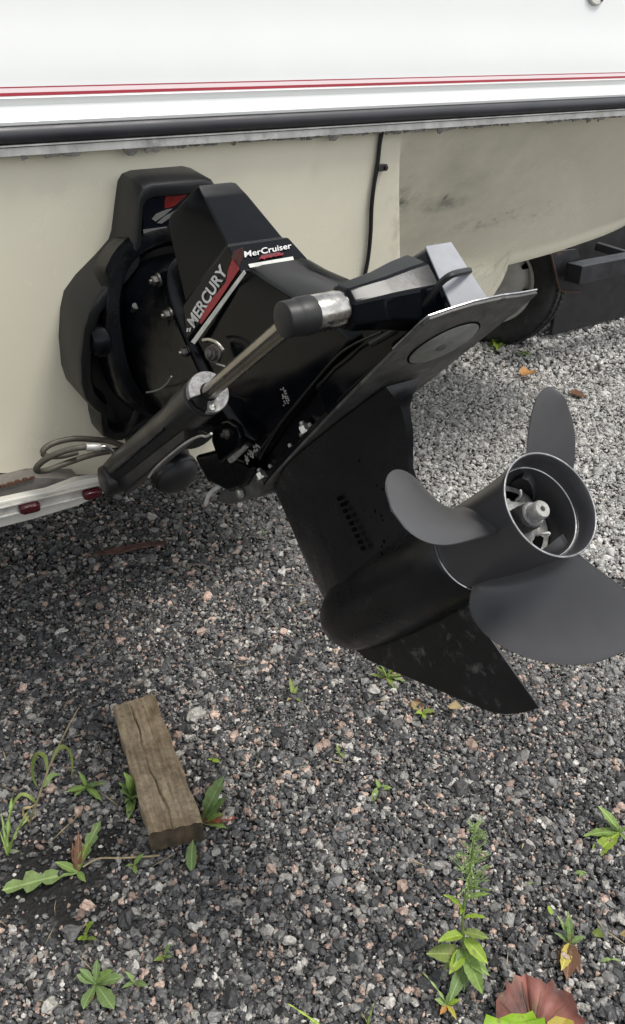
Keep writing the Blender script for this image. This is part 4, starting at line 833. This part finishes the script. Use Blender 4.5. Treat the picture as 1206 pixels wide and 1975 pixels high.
wb.loft([[r_[-1] for r_ in tops], [bot(r_[-1]) for r_ in tops]], cap=False, closed=False)
# the grain runs along the block: give the mesh its own axes
ob = bpy.data.meshes.new('timber_face')
ang_w = math.atan2(*(((c_[2]+c_[3])/2-(c_[0]+c_[1])/2)[:2]))
tf = obj('timber_face', wb, 'wood', block, angle=40)
rot = Matrix.Rotation(ang_w, 4, 'Z'); tf.data.transform(rot); tf.rotation_euler = (0, 0, -ang_w)
for idx in (0, -1):
    r_ = tops[idx]; sh = (r_[0]-tops[1 if idx == 0 else -2][0]); sh = sh/np.linalg.norm(sh)*.0006
    obj('end_grain', MB().loft([[p+sh for p in r_], [bot(p)+sh for p in r_]], cap=False, closed=False), 'woodend', block)
def flat_blade(pts, w, z=.008, t=.004):
    L_ = [np.array(gnd(*p)) for p in pts]; mb = MB(); secs = []
    for i, p in enumerate(L_):
        d_ = L_[min(i+1, len(L_)-1)]-L_[max(i-1, 0)]; d_ /= np.linalg.norm(d_); n_ = np.array([-d_[1], d_[0], 0]); k = w*(.55 if i in (0, len(L_)-1) else random.uniform(.8, 1.15))
        zz = z+random.uniform(-.003, .003)
        secs.append([p-n_*k+Zz*zz, p+n_*k+Zz*zz, p+n_*k*.9+Zz*(zz+t), p-n_*k*.9+Zz*(zz+t)])
    return mb.loft(secs)
bs = obj('bark_strip', flat_blade([(184, 1076), (205, 1074), (235, 1069), (262, 1062), (290, 1056), (322, 1055)], .014, .012), 'bark', None)
bs['label'] = 'long reddish brown strip of bark lying in the shade under the boat'; bs['category'] = 'bark'

# ================================================================ plants and leaves
def leaf_mesh(kind):                                             # unit leaf along +Y, length 1, curved, with a midrib fold
    n = 12; W_ = {'oval': .18, 'lance': .115, 'grass': .045, 'round': .28, 'lobed': .15, 'wide': .22, 'spatula': .19}[kind]; vs = []; fs = []
    for i in range(n+1):
        t = i/n
        if kind == 'grass': w = W_*(1-t)**.6*min(1, t*8+.4)
        elif kind == 'lobed': w = W_*(.12+.95*math.sin(math.pi*min(1, t*.93+.07))**.8*(.55 if i % 3 == 0 else 1.15))*(.3+t*.9 if t < .6 else 1)
        elif kind == 'spatula': w = W_*(math.sin(math.pi*t**1.5)**.75)*.97+.03*(1-t)+(.02 if 3 < i < n and i % 3 == 0 else 0)
        elif kind == 'round': w = W_*math.sin(math.pi*t**.8)**.6+.02
        else: w = W_*math.sin(math.pi*t**.85)**.85+.012*(1-t)+(.018 if i % 2 and 2 < i < n-1 else 0)
        if i == n: w = .004
        for j, s_ in enumerate((-1, -.5, 0, .5, 1)):
            vs.append((s_*w, t-(.04*abs(s_) if kind == 'lobed' and i % 3 == 0 else 0), .22*w*abs(s_)-.0+.02*math.sin(i*1.7+s_*2)*abs(s_)))
    for i in range(n):
        for j in range(4): fs.append((i*5+j, i*5+j+1, (i+1)*5+j+1, (i+1)*5+j))
    return vs, fs
LSH = {k: leaf_mesh(k) for k in ('oval', 'lance', 'grass', 'round', 'lobed', 'wide', 'spatula')}
LCACHE = {}
def leaf_data(kind, m, bend):
    key = (kind, m, round(bend, 1))
    if key not in LCACHE:
        vs, fs = LSH[kind]; me = bpy.data.meshes.new('leaf'); v2 = []
        for x, y, z in vs:
            b_ = key[2]*y; v2.append((x, y*(1-abs(key[2])*.18*y), z-b_*y*.5))
        me.from_pydata(v2, [], fs); me.materials.append(LM[m]); me.polygons.foreach_set('use_smooth', [True]*len(fs)); LCACHE[key] = me
    return LCACHE[key]
def add_leaf(root, base, direction, length, kind='oval', m='green', bend=.5, width=1.0, name='leaf', roll=0.0):
    d_ = Vector(direction).normalized(); z = Vector((0, 0, 1)); x_ = d_.cross(z)
    x_ = x_.normalized() if x_.length > 1e-3 else Vector((1, 0, 0)); z_ = x_.cross(d_)
    R_ = Matrix((x_, d_, z_)).transposed().to_4x4() @ Matrix.Rotation(roll, 4, 'Y')
    o = bpy.data.objects.new(name, leaf_data(kind, m, bend)); COL.objects.link(o); o.parent = root
    o.matrix_local = Matrix.Translation(Vector(np.array(base, float)-ROOT[root.name])) @ R_ @ Matrix.Diagonal((length*width*random.uniform(.72, .98), length*random.uniform(.92, 1.04), length*random.uniform(.7, 1.6), 1)); return o
def to_px(base, px, py, lift):                                   # direction from base to a sighted spot held 'lift' above ground
    q = gnd(px, py, lift); v = q-np.array(base, float); return v, np.linalg.norm(v)
def plant(name, label, px, py, leaves, group=None, stem=None, cat='weed'):
    b = gnd(px, py); b[2] = float(ground_h(b[0], b[1]))+.002; r_ = thing(name, label, cat, b, group)
    if stem:
        pts = [b]+[gnd(q[0], q[1], q[2]) for q in stem[0]]; obj('stem', MB().tube(pts, stem[1], 6, taper=stem[1]*.45), stem[2], r_)
    for lf in leaves:
        (tx, ty, tz_), kind, m = lf[:3]; o_ = lf[3] if len(lf) > 3 else None
        bb = gnd(o_[0], o_[1], o_[2]) if o_ else b+np.array([0, 0, .004])
        v, L_ = to_px(bb, tx, ty, tz_); add_leaf(r_, bb, v, L_, kind, m, lf[4] if len(lf) > 4 else .35, lf[5] if len(lf) > 5 else 1.0, roll=random.uniform(-.3, .3))
    return r_
S_ = .012
plant('rosette_weed', 'green rosette with seven blunt leaves near the lower left corner', 185, 1897, [((147, 1878, .02), 'spatula', 'mid'), ((158, 1866, .025), 'spatula', 'mid'), ((186, 1850, .03), 'spatula', 'mid'), ((205, 1870, .04), 'spatula', 'green'), ((234, 1878, .02), 'spatula', 'mid'), ((218, 1940, .015), 'spatula', 'mid'), ((156, 1943, .015), 'spatula', 'mid')])
plant('seedling', 'small three leaf seedling just right of the big lower left rosette', 258, 1893, [((283, 1898, .015), 'oval', 'mid'), ((246, 1872, .02), 'oval', 'pale'), ((236, 1903, .01), 'oval', 'mid')])
plant('seedling', 'tiny yellow green seedling on bare black soil at the lower left', 166, 1808, [((168, 1775, .04), 'round', 'lime'), ((151, 1808, .01), 'round', 'lime'), ((187, 1808, .01), 'oval', 'olive')])
plant('seedling', 'pale sprout in the lower left gravel level with the soil seedling', 318, 1843, [((322, 1820, .03), 'oval', 'pale'), ((298, 1850, .01), 'oval', 'olive'), ((330, 1843, .01), 'oval', 'pale')])
plant('rosette_weed', 'star shaped green weed between the grass stalk and the timber', 168, 1522, [((126, 1524, .02), 'lance', 'green', None, .3, 1.3), ((154, 1488, .035), 'oval', 'green'), ((202, 1505, .03), 'lance', 'mid'), ((200, 1543, .012), 'lance', 'green', None, .3, 1.3), ((140, 1534, .012), 'oval', 'green'), ((178, 1500, .04), 'lance', 'mid')])
plant('leafy_weed', 'upright leafy weed hugging the left side of the timber', 258, 1540, [((232, 1505, .05), 'oval', 'mid'), ((246, 1488, .07), 'oval', 'green'), ((240, 1540, .03), 'oval', 'mid'), ((246, 1578, .012), 'oval', 'green'), ((262, 1530, .05), 'oval', 'mid'), ((236, 1522, .04), 'round', 'mid')], stem=([(252, 1515, .04)], .0018, 'stem'))
plant('leafy_weed', 'broad leaved weed with one red leaf at the right foot of the timber', 390, 1590, [((427, 1496, .085), 'oval', 'mid', (396, 1570, .02), .2, 1.15), ((438, 1530, .055), 'oval', 'mid', (398, 1578, .015), .2, 1.1), ((434, 1562, .03), 'oval', 'green', (398, 1585, .01)), ((440, 1592, .012), 'oval', 'green'), ((462, 1570, .014), 'lance', 'red', None, .2, 1.2), ((403, 1540, .06), 'lance', 'mid')])
plant('single_leaf_weed', 'single upright serrated leaf in front of the timber end', 370, 1682, [((368, 1616, .03), 'lance', 'mid', None, .3, 1.5), ((384, 1640, .008), 'lance', 'brown', None, .2, 1.2)])
plant('seedling', 'three leaf seedling beside the dry runner left of the timber end', 258, 1668, [((277, 1643, .025), 'oval', 'green'), ((243, 1668, .01), 'oval', 'green'), ((262, 1684, .005), 'oval', 'green')])
dn = plant('dandelion', 'lobed dandelion with one long leaf reaching the left edge', 150, 1680, [((0, 1713, .012), 'lobed', 'pale', None, .1, 1.25), ((108, 1660, .02), 'oval', 'green'), ((165, 1700, .005), 'wide', 'green'), ((190, 1572, .055), 'lobed', 'mid', None, .5, .8), ((152, 1600, .05), 'lance', 'brown', None, .3), ((140, 1625, .035), 'lance', 'brown'), ((168, 1615, .04), 'lance', 'olive')])
obj('runner', MB().tube([gnd(160, 1672, .006), gnd(190, 1656, .009), (gnd(230, 1655, .008)), gnd(270, 1653, .008), gnd(308, 1650, .006)], .0016, 6), 'dry', dn)
def ribbon(root, pts, w, m):                                   # a long blade that arches over
    P = spline([np.array(gnd(*p)) for p in pts], 6); off = ROOT[root.name]; vs = []; fs = []; n = len(P)
    for i, p in enumerate(P):
        t = i/(n-1); d_ = P[min(i+1, n-1)]-P[max(i-1, 0)]; sd_ = np.cross(d_, [0.3, -.5, .8]); sd_ /= np.linalg.norm(sd_)+1e-9; ww = w*min(1, .35+t*3)*(1-t**3)
        vs += [tuple(p-sd_*ww-off), tuple(p-off-np.cross(sd_, d_/(np.linalg.norm(d_)+1e-9))*ww*.4), tuple(p+sd_*ww-off)]
    for i in range(n-1):
        for j in range(2): fs.append((i*3+j, i*3+j+1, i*3+j+4, i*3+j+3))
    me = bpy.data.meshes.new('leaf'); me.from_pydata(vs, [], fs); me.materials.append(LM[m]); me.polygons.foreach_set('use_smooth', [True]*len(fs))
    o = bpy.data.objects.new('leaf', me); COL.objects.link(o); o.parent = root; return o
gs = plant('grass_stalk', 'tall dry grass stalk with curling green blades at the left', 55, 1590, [((70, 1560, .05), 'grass', 'straw')], stem=([(72, 1545, .06), (95, 1480, .12), (125, 1415, .18), (152, 1365, .22)], .0022, 'dry'))
for w_, m_, pts_ in ((.0042, 'olive', [(92, 1490, .11), (87, 1460, .125), (72, 1454, .125), (63, 1478, .10), (66, 1505, .07), (76, 1522, .055)]), (.0040, 'olive', [(98, 1474, .12), (110, 1447, .135), (124, 1440, .13), (136, 1452, .10), (140, 1480, .07), (137, 1500, .05)]),
                     (.0055, 'pale', [(84, 1518, .08), (92, 1503, .09), (103, 1494, .085), (116, 1494, .07)]), (.0034, 'olive', [(72, 1552, .05), (58, 1537, .07), (42, 1532, .075), (28, 1547, .06), (19, 1580, .03)]), (.003, 'straw', [(58, 1585, .01), (46, 1572, .03), (46, 1560, .05), (60, 1556, .055), (70, 1550, .055)])):
    ribbon(gs, pts_, w_, m_)
plant('grass_tuft', 'thin green grass tuft at the far left edge', 15, 1650, [((10, 1520, .11), 'grass', 'green', None, .3, 1.0), ((30, 1560, .08), 'grass', 'green', None, .6), ((48, 1535, .08), 'grass', 'olive', None, .7), ((0, 1600, .05), 'grass', 'green'), ((26, 1620, .05), 'grass', 'pale', None, .6, 1.4), ((2, 1560, .07), 'grass', 'green')])
plant('seedling', 'tiny bright seedling behind the right edge of the timber', 410, 1470, [((400, 1463, .01), 'round', 'lime'), ((414, 1456, .02), 'round', 'lime'), ((424, 1468, .01), 'round', 'lime')])
plant('weed_clump', 'yellow green weed clump beneath the skeg', 745, 1312, [((712, 1298, .02), 'lance', 'olive'), ((728, 1282, .04), 'lance', 'lime'), ((738, 1278, .05), 'lance', 'green'), ((758, 1286, .04), 'lance', 'lime'), ((778, 1296, .02), 'oval', 'olive'), ((770, 1330, .006), 'oval', 'olive'), ((730, 1322, .006), 'oval', 'brown'), ((790, 1310, .012), 'oval', 'pale')])
plant('weed_clump', 'small olive weed with a tan dead leaf near the skeg tip', 815, 1380, [((805, 1372, .02), 'round', 'lime'), ((845, 1366, .01), 'round', 'olive'), ((792, 1345, .01), 'wide', 'straw'), ((822, 1386, .006), 'round', 'lime'), ((783, 1335, .008), 'oval', 'brown')])
plant('seedling', 'three round leaf seedling in the middle of the gravel', 732, 1525, [((726, 1502, .02), 'round', 'green'), ((755, 1518, .012), 'round', 'green'), ((718, 1543, .006), 'round', 'green'), ((752, 1543, .004), 'wide', 'brown')])
plant('seedling', 'faint grey green seedling above the middle three leaf one', 655, 1455, [((650, 1435, .02), 'oval', 'olive'), ((648, 1450, .01), 'oval', 'pale'), ((668, 1462, .006), 'oval', 'olive')])
plant('seedling', 'faint straggly seedling below the drive nose', 566, 1345, [((560, 1300, .03), 'lance', 'olive'), ((575, 1320, .02), 'oval', 'olive'), ((552, 1350, .01), 'oval', 'straw'), ((582, 1352, .008), 'oval', 'olive')])
plant('seedling', 'tiny green seedling in the shade under the drive', 510, 1030, [((506, 1018, .02), 'oval', 'mid'), ((518, 1024, .01), 'oval', 'mid'), ((503, 1032, .005), 'oval', 'mid')])
# the tall weed with toothed leaves
tall = plant('tall_weed', 'tall leafy weed with a feathery flowering top at the lower right', 893, 1895, [], stem=([(895, 1830, .06), (893, 1765, .12), (905, 1690, .19), (912, 1640, .235), (917, 1590, .275)], .0028, 'stem'))
def stem_at(h):
    P = [(893, 1895, 0), (895, 1830, .06), (893, 1765, .12), (905, 1690, .19), (912, 1640, .235), (917, 1590, .275)]
    for a, b in zip(P[:-1], P[1:]):
        if a[2] <= h <= b[2]:
            t = (h-a[2])/(b[2]-a[2]); return gnd(a[0]+(b[0]-a[0])*t, a[1]+(b[1]-a[1])*t, h)
for h, (px, py, z), k, m, w in [(.05, (818, 1835, .07), 'wide', 'olive', 1.0), (.05, (852, 1868, .04), 'wide', 'olive', .9), (.05, (948, 1880, .05), 'wide', 'green', .9), (.06, (868, 1878, .06), 'wide', 'lime', 1.0), (.06, (935, 1925, .03), 'wide', 'green', .9), (.085, (848, 1808, .10), 'wide', 'lime', 1.0), (.08, (945, 1858, .07), 'wide', 'lime', 1.0), (.09, (948, 1806, .10), 'wide', 'olive', .9),
                            (.115, (940, 1762, .13), 'oval', 'lime', .8), (.13, (862, 1718, .17), 'lance', 'lime', 1.2), (.13, (890, 1755, .15), 'oval', 'lime', 1.0), (.15, (945, 1717, .17), 'lance', 'green', 1.2), (.16, (915, 1700, .19), 'lance', 'lime', 1.2), (.03, (870, 1930, .02), 'oval', 'mid', 1.0), (.03, (900, 1912, .02), 'oval', 'mid', 1.0), (.06, (880, 1850, .07), 'oval', 'mid', 1.0)]:
    b = stem_at(h); v, L_ = to_px(b, px, py, z); add_leaf(tall, b, v, L_, k, m, .35, w, roll=random.uniform(-.4, .4))
fb = MB()
for k in range(95):
    h = random.uniform(.165, .27); b = stem_at(h); t = random.uniform(0, 6.28); L_ = random.uniform(.008, .02)*(1.9-(h-.165)/.105*1.3)
    q = b+np.array([math.cos(t)*L_, math.sin(t)*L_, L_*random.uniform(.3, 1.0)]); fb.tube([b, .5*(b+q)+np.array([0, 0, -.001]), q], .0007, 4, smooth=False)
    n_ = np.cross(q-b, Zz); n_ /= np.linalg.norm(n_)+1e-9; d_ = (q-b)/np.linalg.norm(q-b); w_ = random.uniform(.0012, .002)
    for s_ in (0, .5):
        p = b+(q-b)*(s_+.35); fb.add([p, p+d_*.004+n_*w_, p+d_*.009, p+d_*.004-n_*w_], [(0, 1, 2, 3)])
ff = obj('flower_spray', fb, LM['pale'], tall, smooth=False); ff['kind'] = 'stuff'
plant('seedling', 'young curled sprout left of the tall weed foot', 862, 1938, [((840, 1925, .02), 'oval', 'pale'), ((850, 1955, .01), 'wide', 'orange', None, .3, .8), ((888, 1925, .015), 'oval', 'lime'), ((882, 1962, .01), 'oval', 'yellow'), ((866, 1912, .03), 'lance', 'pale'), ((826, 1870, .06), 'grass', 'pale')])
plant('grass_sprout', 'single yellow green grass blade at the bottom edge left of the tall weed', 628, 1985, [((556, 1930, .03), 'grass', 'lime', None, .2, 1.0), ((600, 1972, .02), 'grass', 'pale', None, .3, 1.3)])
plant('grass_sprout', 'short upright grass blade at the bottom edge beside the tall weed', 710, 1975, [((722, 1925, .03), 'grass', 'olive', None, .2, 1.3), ((700, 1950, .015), 'grass', 'olive')])
plant('rosette_weed', 'light green weed with narrow toothed leaves at the right edge', 1192, 1612, [((1160, 1546, .05), 'lance', 'green', None, .5, 1.3), ((1120, 1602, .02), 'lance', 'green', None, .3, 1.3), ((1126, 1662, .012), 'lance', 'lime', None, .3, 1.3), ((1215, 1590, .03), 'lance', 'green', None, .3, 1.3), ((1215, 1625, .012), 'lance', 'mid', None, .3, 1.3), ((1188, 1570, .05), 'lance', 'green')])
plant('seedling', 'three leaf seedling below the right edge weed', 1121, 1690, [((1108, 1684, .01), 'round', 'pale'), ((1134, 1684, .01), 'round', 'pale'), ((1122, 1706, .004), 'round', 'green')])
plant('seedling', 'tiny cross shaped seedling right of the tall weed top', 1027, 1710, [((1014, 1706, .01), 'lance', 'pale'), ((1027, 1698, .015), 'lance', 'lime'), ((1042, 1706, .01), 'lance', 'pale'), ((1030, 1726, .004), 'lance', 'pale')])
plant('leafy_weed', 'small ragged weed with brown withered leaves below it on the right', 1098, 1825, [((1072, 1795, .03), 'lance', 'mid'), ((1085, 1765, .05), 'lance', 'pale'), ((1098, 1760, .05), 'lance', 'pale'), ((1130, 1802, .02), 'oval', 'mid'), ((1058, 1744, .025), 'round', 'lime', (1064, 1764, .02)), ((1115, 1855, .01), 'oval', 'mid'), ((1075, 1855, .01), 'oval', 'brown'), ((1095, 1885, .012), 'wide', 'brown'), ((1120, 1875, .012), 'oval', 'brown'), ((1085, 1872, .015), 'oval', 'yellow'), ((1102, 1778, .05), 'lance', 'mid')])
plant('seedling', 'pair of pale seedlings near the lower right edge', 1178, 1856, [((1158, 1852, .008), 'oval', 'pale'), ((1180, 1848, .01), 'oval', 'pale'), ((1200, 1852, .008), 'oval', 'pale')])
plant('weed_clump', 'bright green weed at the left foot of the tyre', 957, 664, [((946, 660, .03), 'oval', 'green'), ((953, 650, .06), 'oval', 'lime'), ((968, 657, .04), 'oval', 'green'), ((975, 664, .02), 'oval', 'green'), ((948, 668, .01), 'oval', 'lime'), ((962, 662, .05), 'wide', 'lime')])
plant('weed_clump', 'low green weed just in front of the tyre', 1014, 684, [((998, 680, .02), 'wide', 'mid'), ((1010, 674, .04), 'oval', 'green'), ((1028, 680, .02), 'wide', 'green'), ((1020, 688, .01), 'oval', 'green')])
# fallen leaves
def fallen(name, label, outline, m, z, curl=.012, cat='leaf', c=None):
    P = [gnd(*p, z) for p in outline]; ctr = gnd(*c, z) if c else sum(P)/len(P); mb = MB(); rings = 6; vs = [ctr+Zz*curl*.3]; fs = []
    n = len(P)
    for i in range(1, rings+1):
        t = i/rings
        for k, p in enumerate(P):
            q = ctr+(p-ctr)*t; q = q+Zz*(curl*(.3+.5*t*t)*(1+.5*math.sin(k*1.9)*t)+(.004*t if k % 2 else -.001*t)); vs.append(q)
    for k in range(n): fs.append((0, 1+k, 1+(k+1) % n))
    for i in range(rings-1):
        for k in range(n): a = 1+i*n+k; b = 1+i*n+(k+1) % n; fs.append((a, a+n, b+n, b))
    o = obj(name, mb.add(vs, fs), LM[m], None, angle=60); o['label'] = label; o['category'] = cat; return o
vine = thing('vine_leaf', 'big wine red lobed leaf lying at the bottom right', 'leaf', gnd(1035, 1935))
o_v = [(955, 1972), (955, 1940), (962, 1925), (975, 1918), (972, 1902), (985, 1905), (990, 1890), (1004, 1893), (1012, 1883), (1022, 1895), (1040, 1898), (1052, 1906), (1063, 1899), (1072, 1915), (1090, 1918), (1102, 1930), (1110, 1948), (1113, 1965), (1128, 1980), (1105, 2010), (1040, 2030), (985, 2010)]
P = [gnd(*p, .018) for p in o_v]; ctr = gnd(1030, 1995, .012); vs = [ctr]; fs = []; n = len(P)
for i in range(1, 9):
    t = i/8
    for k, p in enumerate(P): vs.append(ctr+(p-ctr)*t+Zz*(.012*t*t+.0035*math.sin(k*2.2)*t+.0012*math.sin(i*2+k)))
for k in range(n): fs.append((0, 1+k, 1+(k+1) % n))
for i in range(7):
    for k in range(n): a = 1+i*n+k; b = 1+i*n+(k+1) % n; fs.append((a, a+n, b+n, b))
obj('leaf_blade', MB().add(vs, fs), LM['vine'], vine, angle=70)
for px, py in ((1008, 1893), (1050, 1908), (1098, 1932), (965, 1930), (1025, 1900)):
    a = gnd(px, py, .0305); b = ctr+Zz*.0015; obj('vein', MB().tube([b, b+(a-b)*.35-Zz*.002, b+(a-b)*.7-Zz*.001, a], .0011, 5, taper=.0004), LM['brown'], vine)
fallen('green_leaf', 'bright lime green leaf overlapping the wine red leaf at the bottom edge', [(932, 1978), (936, 1966), (960, 1968), (985, 1961), (1010, 1962), (1025, 1957), (1035, 1966), (1048, 1972), (1052, 1990), (1000, 2010), (950, 2005)], 'bright', .045, .008)
fallen('yellow_leaf', 'pale yellow leaf under the wine red leaf at the bottom edge', [(1055, 1974), (1070, 1968), (1092, 1966), (1104, 1974), (1110, 1990), (1080, 2000), (1056, 1995)], 'yellow', .042, .006)
fallen('fallen_leaf', 'orange fallen leaf on the sunlit gravel near the tyre', [(1000, 722), (1008, 717), (1020, 719), (1034, 721), (1033, 727), (1018, 731), (1006, 728)], 'orange', .02, .02)
fallen('fallen_leaf', 'reddish dead leaf on the gravel right of the upper propeller blade', [(1096, 758), (1110, 757), (1128, 764), (1130, 771), (1114, 768), (1102, 764)], 'brown', .015, .01)
fallen('fallen_leaf', 'tan dead leaf on the gravel beneath the skeg tip', [(862, 1366), (878, 1360), (892, 1366), (886, 1374), (868, 1373)], 'straw', .015, .008)
fallen('fallen_leaf', 'dull yellow green leaf on the gravel right of the ragged weed', [(1140, 1802), (1152, 1798), (1166, 1808), (1160, 1815), (1146, 1812)], 'olive', .012, .008)
fallen('fallen_leaf', 'pale yellow leaf scrap at the right edge beside the ragged weed', [(1192, 1806), (1206, 1800), (1216, 1808), (1204, 1814)], 'straw', .012, .008)
